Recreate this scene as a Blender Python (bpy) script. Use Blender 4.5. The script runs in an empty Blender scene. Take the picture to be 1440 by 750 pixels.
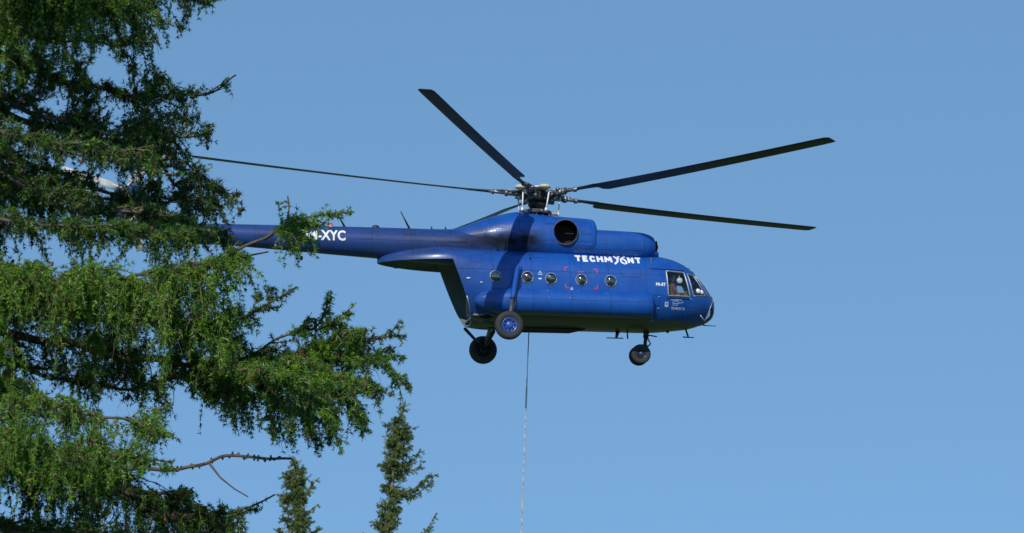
import bpy, bmesh, math, random
import numpy as np
from mathutils import Vector, Matrix
from mathutils.bvhtree import BVHTree
R = math.radians
random.seed(7); rng = np.random.default_rng(7)
sc = bpy.context.scene
COL = sc.collection

# ------------------------------------------------------------ camera, sky, sun
FPX = 6930.0; PITCH = R(10.67)
CAM = Vector((0, 0, 1.7))
cd = bpy.data.cameras.new('camera'); cam = bpy.data.objects.new('camera', cd); COL.objects.link(cam)
cd.sensor_width = 36; cd.lens = FPX / 1440 * 36; cd.clip_start = 0.5; cd.clip_end = 9000
cam.location = CAM; cam.rotation_euler = (R(90) + PITCH, 0, 0)
sc.camera = cam
SUN = Vector((-0.20, -1.0, 0.70)).normalized()       # towards the sun
SUN_EL = math.asin(SUN.z); SUN_ROT = math.atan2(SUN.x, SUN.y)
world = bpy.data.worlds.new('World'); sc.world = world; world.use_nodes = True
wn = world.node_tree.nodes; wl = world.node_tree.links
sky = wn.new('ShaderNodeTexSky'); sky.sky_type = 'NISHITA'; sky.sun_disc = False
sky.sun_elevation = SUN_EL; sky.sun_rotation = SUN_ROT
sky.air_density = 1.0; sky.dust_density = 0.0; sky.ozone_density = 3.0; sky.altitude = 900
tint = wn.new('ShaderNodeMix'); tint.data_type = 'RGBA'; tint.blend_type = 'MULTIPLY'
tint.inputs[0].default_value = 1.0; tint.inputs[7].default_value = (0.92, 1.085, 1.02, 1)
wl.new(sky.outputs[0], tint.inputs[6]); wl.new(tint.outputs[2], wn['Background'].inputs[0])
wn['Background'].inputs[1].default_value = 0.14
gtc = wn.new('ShaderNodeTexCoord'); gad = wn.new('ShaderNodeVectorMath'); gad.operation = 'ADD'; gad.inputs[1].default_value = (0, 0, .3)   # thin mountain air: less horizon haze all round
gno = wn.new('ShaderNodeVectorMath'); gno.operation = 'NORMALIZE'; wl.new(gtc.outputs['Generated'], gad.inputs[0]); wl.new(gad.outputs[0], gno.inputs[0]); wl.new(gno.outputs[0], sky.inputs[0])
sd = bpy.data.lights.new('sun', 'SUN'); sun = bpy.data.objects.new('sun', sd); COL.objects.link(sun)
sd.energy = 2.9; sd.angle = R(0.5); sd.color = (1.0, 0.95, 0.87)
sun.rotation_euler = SUN.to_track_quat('Z', 'Y').to_euler(); sun.location = (-30, -60, 60)
sc.view_settings.view_transform = 'Standard'; sc.view_settings.look = 'None'
sc.view_settings.exposure = 0.26; sc.view_settings.gamma = 1.0
sc.cycles.max_bounces = 8; sc.cycles.transparent_max_bounces = 16

cP, sP = math.cos(PITCH), math.sin(PITCH)
def ray(px, py):
    u = (px - 720) / FPX; v = (375 - py) / FPX
    return Vector((u, cP - v * sP, sP + v * cP))
def at(px, py, dist):                                  # a place on the land seen from the path, dist metres away
    r = ray(px, py); return CAM + r * (dist / r.y)

# ------------------------------------------------------------ helpers
def tag(o, label=None, cat=None, group=None, kind=None):
    if label: o['label'] = label
    if cat: o['category'] = cat
    if group: o['group'] = group
    if kind: o['kind'] = kind
    return o
def obj(name, data, mat=None, parent=None, smooth=True, mw=None):
    if isinstance(data, bmesh.types.BMesh):
        me = bpy.data.meshes.new(name); data.normal_update(); data.to_mesh(me); data.free()
    else: me = data
    if mat is not None and not me.materials:
        for m_ in (mat if isinstance(mat, (list, tuple)) else [mat]): me.materials.append(m_)
    if smooth and len(me.polygons): me.polygons.foreach_set('use_smooth', [True] * len(me.polygons))
    o = bpy.data.objects.new(name, me); COL.objects.link(o)
    if parent is not None: o.parent = parent
    if mw is not None: o.matrix_local = mw
    return o
def empty(name, loc=(0, 0, 0), rot=(0, 0, 0)):
    o = bpy.data.objects.new(name, None); COL.objects.link(o); o.location = loc; o.rotation_euler = rot
    o.empty_display_size = 0.3
    return o
def edge_split(o, ang=35):
    m = o.modifiers.new('split', 'EDGE_SPLIT'); m.split_angle = R(ang); return o
def solid(o, th):
    m = o.modifiers.new('solid', 'SOLIDIFY'); m.thickness = th; m.offset = -1; return o
def catmull(C, n):
    C = np.array(C, float); P = np.vstack([2 * C[0] - C[1], C, 2 * C[-1] - C[-2]])
    out = []
    for i in range(len(C) - 1):
        p0, p1, p2, p3 = P[i:i + 4]
        for t in np.linspace(0, 1, n, endpoint=False):
            out.append(.5 * ((2 * p1) + (-p0 + p2) * t + (2 * p0 - 5 * p1 + 4 * p2 - p3) * t * t + (-p0 + 3 * p1 - 3 * p2 + p3) * t ** 3))
    out.append(C[-1]); return np.array(out)
def loft(rings, cap0=True, cap1=True):
    bm = bmesh.new(); vs = [[bm.verts.new(p) for p in r] for r in rings]; n = len(rings[0])
    for a, b in zip(vs, vs[1:]):
        for k in range(n):
            bm.faces.new((a[k], a[(k + 1) % n], b[(k + 1) % n], b[k]))
    if cap0: bm.faces.new(vs[0][::-1])
    if cap1: bm.faces.new(vs[-1])
    bmesh.ops.recalc_face_normals(bm, faces=bm.faces)
    return bm
def sect(x, zt, zb, zc, w, nt=2.2, nb=2.2, yc=0.0, seg=48):
    r = []
    for k in range(seg):
        t = 2 * math.pi * k / seg; c, s = math.cos(t), math.sin(t); n = nt if s >= 0 else nb
        y = math.copysign(abs(c) ** (2 / n), c) * w
        z = math.copysign(abs(s) ** (2 / n), s) * ((zt - zc) if s >= 0 else (zc - zb))
        r.append((x, yc + y, zc + z))
    return r
def tube(bm, pts, rad, seg=8, cap=True):
    pts = [Vector(p) for p in pts]; rads = rad if hasattr(rad, '__len__') else [rad] * len(pts)
    rings = []; up = None
    for i, p in enumerate(pts):
        d = (pts[min(i + 1, len(pts) - 1)] - pts[max(i - 1, 0)])
        d = d.normalized() if d.length > 1e-9 else Vector((0, 0, 1))
        if up is None: up = Vector((0, 0, 1)) if abs(d.z) < .9 else Vector((1, 0, 0))
        a = d.cross(up); a = a.normalized() if a.length > 1e-6 else Vector((1, 0, 0)); b = a.cross(d).normalized(); up = b
        rings.append([bm.verts.new(p + (a * math.cos(2 * math.pi * k / seg) + b * math.sin(2 * math.pi * k / seg)) * rads[i]) for k in range(seg)])
    for r0, r1 in zip(rings, rings[1:]):
        for k in range(seg): bm.faces.new((r0[k], r0[(k + 1) % seg], r1[(k + 1) % seg], r1[k]))
    if cap: bm.faces.new(rings[0][::-1]); bm.faces.new(rings[-1])
    return bm
def tb(pts, rad, seg=8): return tube(bmesh.new(), pts, rad, seg)
def box(bm, c, s, rot=None):
    m = Matrix.Translation(c) @ (rot.to_4x4() if rot else Matrix()) @ Matrix.Diagonal((*s, 1))
    r = bmesh.ops.create_cube(bm, size=1, matrix=m)
    return r['verts']
def bevbox(c, s, b=.02, rot=None):
    bm = bmesh.new(); box(bm, c, s, rot)
    bmesh.ops.bevel(bm, geom=list(bm.edges), offset=b, segments=2, affect='EDGES'); return bm
def lathe(bm, prof, M=Matrix(), seg=28, close=False):
    """prof = (axial, radius) about local X"""
    rings = []
    for a, r in prof:
        rings.append([bm.verts.new(M @ Vector((a, r * math.cos(2 * math.pi * k / seg), r * math.sin(2 * math.pi * k / seg)))) for k in range(seg)])
    if close: rings.append(rings[0])
    for r0, r1 in zip(rings, rings[1:]):
        for k in range(seg): bm.faces.new((r0[k], r0[(k + 1) % seg], r1[(k + 1) % seg], r1[k]))
    if not close:
        if prof[0][1] > 1e-4: bm.faces.new(rings[0][::-1])
        if prof[-1][1] > 1e-4: bm.faces.new(rings[-1])
    bmesh.ops.recalc_face_normals(bm, faces=bm.faces)
    return bm

# ------------------------------------------------------------ materials
def mat(name, col, rough=.5, metal=0, noise=0, nscale=8, coat=0, spec=.5, bump=0, col2=None, detail=6):
    m = bpy.data.materials.new(name); m.use_nodes = True; nt = m.node_tree; N = nt.nodes; L = nt.links
    p = N['Principled BSDF']; p.inputs['Base Color'].default_value = (*col, 1)
    p.inputs['Roughness'].default_value = rough; p.inputs['Metallic'].default_value = metal
    p.inputs['Specular IOR Level'].default_value = spec; p.inputs['Coat Weight'].default_value = coat
    p.inputs['Coat Roughness'].default_value = .12
    if noise or bump or col2:
        tc = N.new('ShaderNodeTexCoord'); nz = N.new('ShaderNodeTexNoise'); nz.inputs['Scale'].default_value = nscale
        nz.inputs['Detail'].default_value = detail; nz.inputs['Roughness'].default_value = .6; L.new(tc.outputs['Object'], nz.inputs['Vector'])
        rp = N.new('ShaderNodeValToRGB'); rp.color_ramp.elements[0].position = .3; rp.color_ramp.elements[1].position = .7
        c2 = col2 or tuple(c * (1 - noise) for c in col)
        rp.color_ramp.elements[0].color = (*c2, 1); rp.color_ramp.elements[1].color = (*col, 1)
        L.new(nz.outputs['Fac'], rp.inputs[0]); L.new(rp.outputs[0], p.inputs['Base Color'])
        mr = N.new('ShaderNodeMapRange'); mr.inputs[3].default_value = max(0, rough - .1); mr.inputs[4].default_value = min(1, rough + .15)
        L.new(nz.outputs['Fac'], mr.inputs[0]); L.new(mr.outputs[0], p.inputs['Roughness'])
        if bump:
            b = N.new('ShaderNodeBump'); b.inputs['Strength'].default_value = bump; b.inputs['Distance'].default_value = .02
            L.new(nz.outputs['Fac'], b.inputs['Height']); L.new(b.outputs[0], p.inputs['Normal'])
    return m

def paint_mat():
    """blue aircraft paint: fades and dirt, exhaust soot behind the outlet, grey-olive belly, seams between skins and rivets"""
    m = bpy.data.materials.new('blue_paint'); m.use_nodes = True; nt = m.node_tree; N = nt.nodes; L = nt.links
    p = N['Principled BSDF']
    tc = N.new('ShaderNodeTexCoord'); sx = N.new('ShaderNodeSeparateXYZ'); L.new(tc.outputs['Object'], sx.inputs[0])
    X, Y, Z = sx.outputs
    def mth(op, a, b=None, c=None, clamp=False):
        n = N.new('ShaderNodeMath'); n.operation = op; n.use_clamp = clamp
        for i, v in enumerate((a, b, c)):
            if v is None: continue
            if isinstance(v, (int, float)): n.inputs[i].default_value = v
            else: L.new(v, n.inputs[i])
        return n.outputs[0]
    def noise(scale, det=5, stretch=None):
        n = N.new('ShaderNodeTexNoise'); n.inputs['Scale'].default_value = scale; n.inputs['Detail'].default_value = det
        if stretch:
            mp = N.new('ShaderNodeMapping'); mp.inputs['Scale'].default_value = stretch; L.new(tc.outputs['Object'], mp.inputs[0]); L.new(mp.outputs[0], n.inputs['Vector'])
        else: L.new(tc.outputs['Object'], n.inputs['Vector'])
        return n.outputs['Fac']
    def rng_(v, a, b, c=0, d=1):
        n = N.new('ShaderNodeMapRange'); n.interpolation_type = 'SMOOTHSTEP'
        for i, q in enumerate((a, b, c, d)): n.inputs[i + 1].default_value = q
        L.new(v, n.inputs[0]); return n.outputs[0]
    def mix(f, a, b):
        n = N.new('ShaderNodeMix'); n.data_type = 'RGBA'; L.new(f, n.inputs[0])
        for i, v in ((6, a), (7, b)):
            if isinstance(v, tuple): n.inputs[i].default_value = (*v, 1)
            else: L.new(v, n.inputs[i])
        return n.outputs[2]
    c = mix(rng_(noise(2.2), .3, .7), (.004, .066, .325), (.008, .084, .370))
    # towards the tail the paint is older and greyer
    c = mix(mth('MULTIPLY', rng_(X, -.6, -4.6), rng_(noise(1.4, 6), .2, .8, .6, .98)), c, (.022, .042, .135))
    # vertical dirt streaks
    c = mix(mth('MULTIPLY', rng_(noise(3, 4, (6, 1, .5)), .5, .8), .42), c, (.02, .045, .13))
    # exhaust soot: a plume from just behind the outlet towards the tail
    px_ = mth('MULTIPLY', rng_(X, .15, -.45), rng_(X, -4.8, -.9, .0, 1.0))
    wob = mth('MULTIPLY', mth('SUBTRACT', noise(3.5, 5, (.5, 1, 1.3)), .5), .5)
    zc = mth('ADD', Z, wob); zc = mth('SUBTRACT', zc, -1.63)
    wid = mth('ABSOLUTE', zc)
    plume = mth('MULTIPLY', px_, rng_(wid, .46, .02))
    sty = rng_(mth('ABSOLUTE', Y), .25, .5)
    c = mix(mth('POWER', mth('MULTIPLY', plume, sty), .6), c, (.012, .013, .016))
    # skin seams
    def seam(v, per, w):
        f = mth('FRACT', mth('DIVIDE', mth('ADD', v, 50.0), per)); f = mth('ABSOLUTE', mth('SUBTRACT', f, .5)); return mth('GREATER_THAN', f, .5 - w / per)
    sm = mth('MAXIMUM', seam(X, 1.18, .006), seam(Z, .93, .005))
    c = mix(mth('MULTIPLY', sm, .7), c, (.004, .014, .06))
    c = mix(mth('MULTIPLY', rng_(noise(.9, 8), .52, .72), .35), c, (.045, .105, .36))   # sun-faded patches
    c = mix(mth('MULTIPLY', rng_(noise(14, 3), .66, .74), .5), c, (.01, .02, .06))      # scuffs and chips
    # belly grey-olive below a wavering edge
    zz = mth('ADD', Z, mth('MULTIPLY', mth('SUBTRACT', noise(1.5, 5), .5), .12))
    c = mix(mth('MULTIPLY', rng_(zz, -3.84, -3.93), rng_(X, 5.2, 4.6)), c, (.095, .105, .075))
    L.new(c, p.inputs['Base Color'])
    rg = mth('ADD', mth('MULTIPLY', noise(9), .22), .26); rg = mth('ADD', rg, mth('MULTIPLY', plume, .3))
    L.new(rg, p.inputs['Roughness']); L.new(mth('MULTIPLY', mth('SUBTRACT', 1.0, plume), .18), p.inputs['Coat Weight']); p.inputs['Coat Roughness'].default_value = .18; L.new(mth('MULTIPLY', mth('SUBTRACT', 1.0, plume), .38), p.inputs['Specular IOR Level'])
    # dents between ribs and seam relief
    b = N.new('ShaderNodeBump'); b.inputs['Distance'].default_value = .02; b.inputs['Strength'].default_value = .5
    h = mth('ADD', mth('MULTIPLY', noise(2.6, 2), .5), mth('MULTIPLY', sm, -.4)); L.new(h, b.inputs['Height']); L.new(b.outputs[0], p.inputs['Normal'])
    return m
PAINT = paint_mat()
M_in = mat('cabin_lining', (.17, .23, .21), .6, noise=.35, nscale=3)
M_cock = mat('cockpit_grey_green', (.10, .14, .13), .6, noise=.3, nscale=6)
M_trim = mat('silver_trim', (.42, .44, .46), .4, .6, noise=.3, nscale=20)
M_blade = mat('blade_dark', (.018, .022, .026), .38, noise=.4, nscale=5)
M_steel = mat('hub_steel', (.30, .30, .29), .38, .7, noise=.6, nscale=14)
M_dull = mat('dull_steel', (.14, .14, .15), .5, .5, noise=.5, nscale=15)
M_dark = mat('dark_metal', (.03, .032, .036), .45, .4, noise=.4, nscale=12)
M_soot = mat('sooty_steel', (.018, .016, .016), .6, .5, noise=.6, nscale=9)
M_cream = mat('cream_paint', (.66, .58, .36), .5, noise=.2, nscale=18)
M_white = mat('white_paint', (.80, .81, .82), .45, noise=.06, nscale=12)
M_red = mat('red_mark', (.48, .05, .10), .5, noise=.2, nscale=20)
M_tyre = mat('tyre_rubber', (.032, .033, .034), .75, noise=.4, nscale=25, bump=.2)
M_rim = mat('rim_blue', (.03, .10, .42), .3, .1, noise=.25, nscale=18, coat=.4)
M_print = mat('worn_white_print', (.58, .63, .70), .5, noise=.2, nscale=25)
M_rim2 = mat('rim_worn_blue', (.06, .08, .16), .3, .5, noise=.5, nscale=18)
M_outline = mat('marking_blue_white', (.35, .50, .72), .5, noise=.15, nscale=10)
M_skin = mat('skin', (.70, .40, .29), .55, noise=.12, nscale=30)
M_hair = mat('hair', (.05, .035, .028), .7, noise=.3, nscale=60)
M_shirt = mat('shirt_rust', (.20, .06, .035), .8, noise=.25, nscale=30)
M_trous = mat('trousers_grey', (.36, .40, .42), .8, noise=.2, nscale=30)
M_redlamp = mat('beacon_red', (.55, .02, .02), .2, coat=.6)
M_rope_l = mat('strap_light', (.45, .49, .53), .7, noise=.3, nscale=30)
M_rope_d = mat('cable_dark', (.10, .14, .18), .6, noise=.3, nscale=30)

def glass_mat(name, tintc, gl=.10, ior=1.5, gr=.06):
    m = bpy.data.materials.new(name); m.use_nodes = True; N = m.node_tree.nodes; L = m.node_tree.links
    N.remove(N['Principled BSDF']); out = N['Material Output']
    t = N.new('ShaderNodeBsdfTransparent'); t.inputs[0].default_value = (*tintc, 1)
    g = N.new('ShaderNodeBsdfGlossy'); g.inputs['Roughness'].default_value = gr; g.inputs[0].default_value = (.92, .93, .94, 1)
    f = N.new('ShaderNodeFresnel'); f.inputs[0].default_value = ior
    a = N.new('ShaderNodeMath'); a.operation = 'ADD'; a.inputs[1].default_value = gl; L.new(f.outputs[0], a.inputs[0])
    mx = N.new('ShaderNodeMixShader'); L.new(a.outputs[0], mx.inputs[0]); L.new(t.outputs[0], mx.inputs[1]); L.new(g.outputs[0], mx.inputs[2])
    L.new(mx.outputs[0], out.inputs[0]); return m
M_glass = glass_mat('window_glass', (.80, .86, .86), .03)
M_port = glass_mat('porthole_glass', (.36, .35, .31), .22, 1.45, .09)
M_chin = glass_mat('chin_glass', (.86, .88, .88), .06, 1.12)

# ------------------------------------------------------------ land
def ground_mat():
    m = mat('meadow', (.075, .12, .03), .95, nscale=.06, col2=(.035, .06, .018), bump=.3, detail=10); return m
bm = bmesh.new()
xs = np.concatenate([-np.geomspace(5000, 20, 26), np.linspace(-15, 15, 9), np.geomspace(20, 5000, 26)])
grid = {}
for i, x in enumerate(xs):
    for j, y in enumerate(xs):
        d = math.hypot(x, y); h = 0.35 * math.sin(x * .043 + 1) * math.cos(y * .051) * min(1, d / 60) if d < 1500 else 0
        grid[i, j] = bm.verts.new((x, y, h))
for i in range(len(xs) - 1):
    for j in range(len(xs) - 1): bm.faces.new((grid[i, j], grid[i + 1, j], grid[i + 1, j + 1], grid[i, j + 1]))
tag(obj('ground', bm, ground_mat()), kind='structure')
def ground_z(x, y):
    d = math.hypot(x, y); return 0.35 * math.sin(x * .043 + 1) * math.cos(y * .051) * min(1, d / 60)

# ------------------------------------------------------------ helicopter (x forward, y to port, z up, origin in the rotor head)
YAW = R(10.4)
hub_r = ray(757, 275); HUB = CAM + hub_r.normalized() * 150.0
heli = empty('helicopter', HUB, (0, 0, YAW))
tag(heli, 'dark blue twin-engine transport helicopter hovering with open tail hatch, lettered TECHMONT and OM-XYC', 'helicopter')

# --- fuselage shell:  x, zt, zb, zc, w, nt, nb
FS = [(-4.95, -2.06, -2.42, -2.24, .03, 2, 2), (-4.78, -1.98, -2.6, -2.26, .30, 2, 2), (-4.3, -1.88, -2.9, -2.27, .66, 2.2, 2.2),
      (-3.6, -1.80, -3.4, -2.29, .98, 2.4, 2.2), (-2.9, -1.76, -3.85, -2.32, 1.15, 2.5, 2.3), (-2.1, -1.74, -4.13, -2.7, 1.22, 2.5, 2.4),
      (-1.0, -1.74, -4.17, -2.9, 1.25, 2.5, 2.5), (0.5, -1.76, -4.13, -2.95, 1.25, 2.5, 2.5), (2.2, -1.79, -4.12, -2.95, 1.25, 2.5, 2.5),
      (3.3, -1.80, -4.12, -2.95, 1.24, 2.4, 2.4), (3.8, -1.84, -4.09, -2.97, 1.21, 2.3, 2.3), (4.25, -1.96, -4.04, -3.0, 1.14, 2.2, 2.2),
      (4.65, -2.19, -3.98, -3.06, 1.02, 2.1, 2.1), (4.97, -2.52, -3.88, -3.14, .84, 2.05, 2.05), (5.22, -2.84, -3.76, -3.24, .60, 2, 2),
      (5.37, -3.06, -3.62, -3.32, .36, 2, 2), (5.43, -3.22, -3.48, -3.35, .14, 2, 2)]
fs = catmull(FS, 6)
bm = loft([sect(*s) for s in fs])
full_bvh = BVHTree.FromBMesh(bm)                       # outer skin, for laying markings on
# open tail hatch: everything below the shelf and behind the slanted sill is gone
bmesh.ops.bisect_plane(bm, geom=list(bm.verts) + list(bm.edges) + list(bm.faces), plane_co=(0, 0, -2.27), plane_no=(0, 0, 1))
pa, pb = Vector((-2.83, 0, -2.27)), Vector((-2.12, 0, -4.15)); dn = (pb - pa); nn = Vector((-dn.z, 0, dn.x)).normalized()
bmesh.ops.bisect_plane(bm, geom=list(bm.verts) + list(bm.edges) + list(bm.faces), plane_co=pa, plane_no=nn)
kill = []
for f in bm.faces:
    c = f.calc_center_median()
    behind = (c - pa).dot(nn) * (-1 if nn.x > 0 else 1) > 0
    if c.z < -2.271 and behind: kill.append(f)
bmesh.ops.delete(bm, geom=kill, context='FACES')

def in_poly(x, z, poly):
    r = False; n = len(poly)
    for i in range(n):
        (x1, z1), (x2, z2) = poly[i], poly[(i + 1) % n]
        if (z1 > z) != (z2 > z) and x < (x2 - x1) * (z - z1) / (z2 - z1) + x1: r = not r
    return r
def cut_pane(bm, poly, side, ymin=.0):
    xs_ = [p[0] for p in poly]; zs_ = [p[1] for p in poly]
    def local():
        out = []
        for f in bm.faces:
            fx = [v.co.x for v in f.verts]; fz = [v.co.z for v in f.verts]
            if max(fx) < min(xs_) or min(fx) > max(xs_) or max(fz) < min(zs_) or min(fz) > max(zs_): continue
            if max(v.co.y * side for v in f.verts) < ymin: continue
            out.append(f)
        return out
    def bis(co, no):
        fl = local(); g = set(fl)
        for f in fl: g.update(f.edges); g.update(f.verts)
        bmesh.ops.bisect_plane(bm, geom=list(g), dist=1e-5, plane_co=co, plane_no=no)
    if ymin > 0: bis((0, side * ymin, 0), (0, 1, 0))
    n = len(poly)
    for i in range(n):
        (x1, z1), (x2, z2) = poly[i], poly[(i + 1) % n]
        bis((x1, 0, z1), Vector((-(z2 - z1), 0, x2 - x1)).normalized())
    ins = []
    for f in local():
        c = f.calc_center_median()
        if c.y * side > ymin and in_poly(c.x, c.z, poly): ins.append(f)
    pane = bmesh.new(); mp = {}
    for f in ins:
        vs = []
        for v in f.verts:
            if v not in mp: mp[v] = pane.verts.new(v.co)
            vs.append(mp[v])
        pane.faces.new(vs)
    bmesh.ops.delete(bm, geom=ins, context='FACES')
    pane.normal_update(); return pane
def boundary(pane):
    be = [e for e in pane.edges if e.is_boundary]
    if not be: return []
    adj = {}
    for e in be:
        for v in e.verts: adj.setdefault(v, []).append(e.other_vert(v))
    v = be[0].verts[0]; loop = [v]; prev = None
    while True:
        nx = [w for w in adj[v] if w is not prev]
        if not nx: break
        prev, v = v, nx[0]
        if v is loop[0] or len(loop) > 600: break
        loop.append(v)
    return [q.co.copy() for q in loop]
def ring_tube(pts, rad, seg=6, lift=0.0):
    bm2 = bmesh.new(); n = len(pts)
    cen = sum(pts, Vector()) / n; rings = []
    for i in range(n):
        d = (pts[(i + 1) % n] - pts[i - 1]).normalized()
        o_ = pts[i] - cen; o_ = (o_ - d * o_.dot(d)).normalized(); b = d.cross(o_).normalized()
        rings.append([bm2.verts.new(pts[i] + (o_ * math.cos(6.283 * k / seg) + b * math.sin(6.283 * k / seg)) * rad) for k in range(seg)])
    for i in range(n):
        r0, r1 = rings[i], rings[(i + 1) % n]
        for k in range(seg): bm2.faces.new((r0[k], r0[(k + 1) % seg], r1[(k + 1) % seg], r1[k]))
    bmesh.ops.recalc_face_normals(bm2, faces=bm2.faces); return bm2

fus = None
panes = []
side_win = [(3.72, -2.42), (4.30, -2.43), (4.47, -3.18), (3.77, -3.19)]
fwd_win = [(4.41, -2.44), (4.64, -2.50), (4.99, -3.10), (4.58, -3.15)]
shield = [(4.70, -2.18), (5.70, -2.95), (5.50, -3.05), (5.10, -3.07), (4.72, -2.47)]
chin = [(5.30, -3.18), (5.8, -3.18), (5.8, -4.1), (4.99, -3.93), (5.13, -3.58)]
for sd_ in (-1, 1):
    panes.append(('cockpit_side_window', cut_pane(bm, side_win, sd_, .2), 1, .026))
    panes.append(('cockpit_quarter_window', cut_pane(bm, fwd_win, sd_, .2), 0, .018))
    panes.append(('windshield', cut_pane(bm, shield, sd_, .05), 0, .020))
    panes.append(('chin_window', cut_pane(bm, chin, sd_, .045), 0, .014))
ports = [(-1.54, -2.78), (-.57, -2.78), (.15, -2.80), (1.08, -2.81), (1.98, -2.81)]
PR = .175
for sd_ in (-1, 1):
    for (x, z) in ports:
        pl = [(x + PR * math.cos(6.2832 * k / 16), z + PR * math.sin(6.2832 * k / 16)) for k in range(16)]
        pn = cut_pane(bm, pl, sd_, .3)
        for v in pn.verts:                              # blown outwards
            r_ = math.hypot(v.co.x - x, v.co.z - z) / PR
            v.co.y += sd_ * .11 * math.sqrt(max(0, 1 - r_ * r_ * .98))
        # finer dome
        bmesh.ops.subdivide_edges(pn, edges=list(pn.edges), cuts=1, use_grid_fill=True)
        for v in pn.verts:
            r_ = min(1, math.hypot(v.co.x - x, v.co.z - z) / PR)
            h = full_bvh.ray_cast(Vector((v.co.x, sd_ * 3, v.co.z)), Vector((0, -sd_, 0)))[0]
            if h: v.co.y = h.y + sd_ * .11 * math.sqrt(max(0, 1 - r_ * r_))
        panes.append(('porthole', pn, 2, .013))
fus = obj('fuselage_shell', bm, [PAINT, M_in], heli); solid(fus, .035)
fus.modifiers['solid'].material_offset = 1; fus.modifiers['solid'].material_offset_rim = 0; edge_split(fus, 40)
for nm, pn, kind, fr in panes:
    if len(pn.faces) == 0: pn.free(); continue
    lp = boundary(pn)
    po = obj(nm, pn, M_port if kind == 2 else (M_chin if nm == 'chin_window' else M_glass), heli)
    if kind == 2:
        sgn = 1 if lp[0].y > 0 else -1
        obj('window_rim', ring_tube(lp[:], fr), M_trim, po)
    else: obj('window_frame', ring_tube(lp, fr), M_trim, po)
def skin_y(x, z, side=-1):
    h = full_bvh.ray_cast(Vector((x, side * 4, z)), Vector((0, -side, 0)))
    return h[0].y if h[0] else side * 1.2

# sliding-window centre bar and rail over the side window
for sd_ in (-1, 1):
    for zz, xa, xb in ((-2.365, 3.2, 4.32), (-3.26, 3.72, 4.45)):
        obj('window_rail', tb([(x, skin_y(x, zz, sd_) + sd_ * .012, zz) for x in np.linspace(xa, xb, 10)], .011, 6), M_dark, heli)

# --- cabin fittings seen through hatch and glass
b = bmesh.new()
box(b, (.6, 0, -3.9), (5.5, 1.75, .05)); obj('cabin_floor', b, M_in, heli, smooth=False)
for x in np.arange(-2.0, 3.2, .58):
    b = tube(bmesh.new(), [(x, 1.17 * math.cos(t), -2.95 + 1.10 * math.sin(t)) for t in np.linspace(-.55, math.pi + .55, 26)], .03, 6)
    obj('cabin_rib', b, M_in, heli)
b = bmesh.new()
box(b, (3.28, 0, -2.95), (.04, 2.0, 1.9)); obj('cockpit_bulkhead', b, M_cock, heli, smooth=False)
b = bmesh.new(); box(b, (4.0, 0, -3.78), (1.3, 1.15, .04)); obj('cockpit_floor', b, M_cock, heli, smooth=False)
# hatch surround: bright sill at the bottom and ribs under the shelf
b = bmesh.new()
pts = []
for t in np.linspace(-1.12, 1.12, 25):
    y = 1.12 * math.sin(t * 1.4) / math.sin(1.12 * 1.4) if 0 else t
    h = full_bvh.ray_cast(Vector((-2.22, y * .98, -8)), Vector((0, 0, 1)))
    if h[0]: pts.append((pa.x + (h[0].z - pa.z) / (pb.z - pa.z) * (pb.x - pa.x) + .01, y * .98, h[0].z + .03))
tube(b, pts, .020, 8); obj('hatch_sill', b, M_trim, heli)
for x in (-4.35, -3.95, -3.5, -3.05):
    i = min(range(len(fs)), key=lambda q: abs(fs[q][0] - x)); s = fs[i]
    rr = [(s[0], (v[1]) * .96, (v[2] - s[3]) * .95 + s[3] - .02) for v in sect(*s) if v[2] >= -2.26]
    rr.sort(key=lambda v: v[1]); obj('hatch_rib', tb(rr, .028, 6), M_in, heli)
b = bmesh.new(); box(b, (-3.6, 0, -2.0), (2.0, .5, .04)); obj('boom_floor', b, M_cock, heli, smooth=False)
# ladder-like lining panel by the sill, pale colour standing in for the lit far wall
b = bmesh.new()
box(b, (-1.75, 1.0, -3.35), (.6, .04, .9)); box(b, (-1.75, .95, -3.35), (.06, .06, .95)); box(b, (-1.45, .95, -3.35), (.06, .06, .95)); box(b, (-1.6, .9, -3.62), (.7, .3, .05))
obj('lining_panel', b, mat('lining_lit', (.42, .50, .46), .5, noise=.3, nscale=5), heli, smooth=False)

# --- tail boom
BS = [(-12.9, -1.36, -1.66, -1.50, .14, 2, 2), (-12.4, -1.29, -1.75, -1.52, .22, 2, 2), (-9.4, -1.23, -1.88, -1.55, .325, 2, 2), (-6.3, -1.19, -2.05, -1.62, .43, 2, 2), (-4.78, -1.175, -2.13, -1.65, .48, 2, 2),
      (-3.4, -1.17, -2.2, -1.66, .55, 2, 2), (-2.4, -1.16, -2.3, -1.68, .70, 2.1, 2), (-1.2, -1.2, -2.4, -1.7, .9, 2.3, 2)]
bs = catmull(BS, 6)
bm = loft([sect(*s, seg=40) for s in bs]); boom_bvh = BVHTree.FromBMesh(bm)
boom = obj('tail_boom', bm, PAINT, heli); edge_split(boom, 50)
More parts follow.
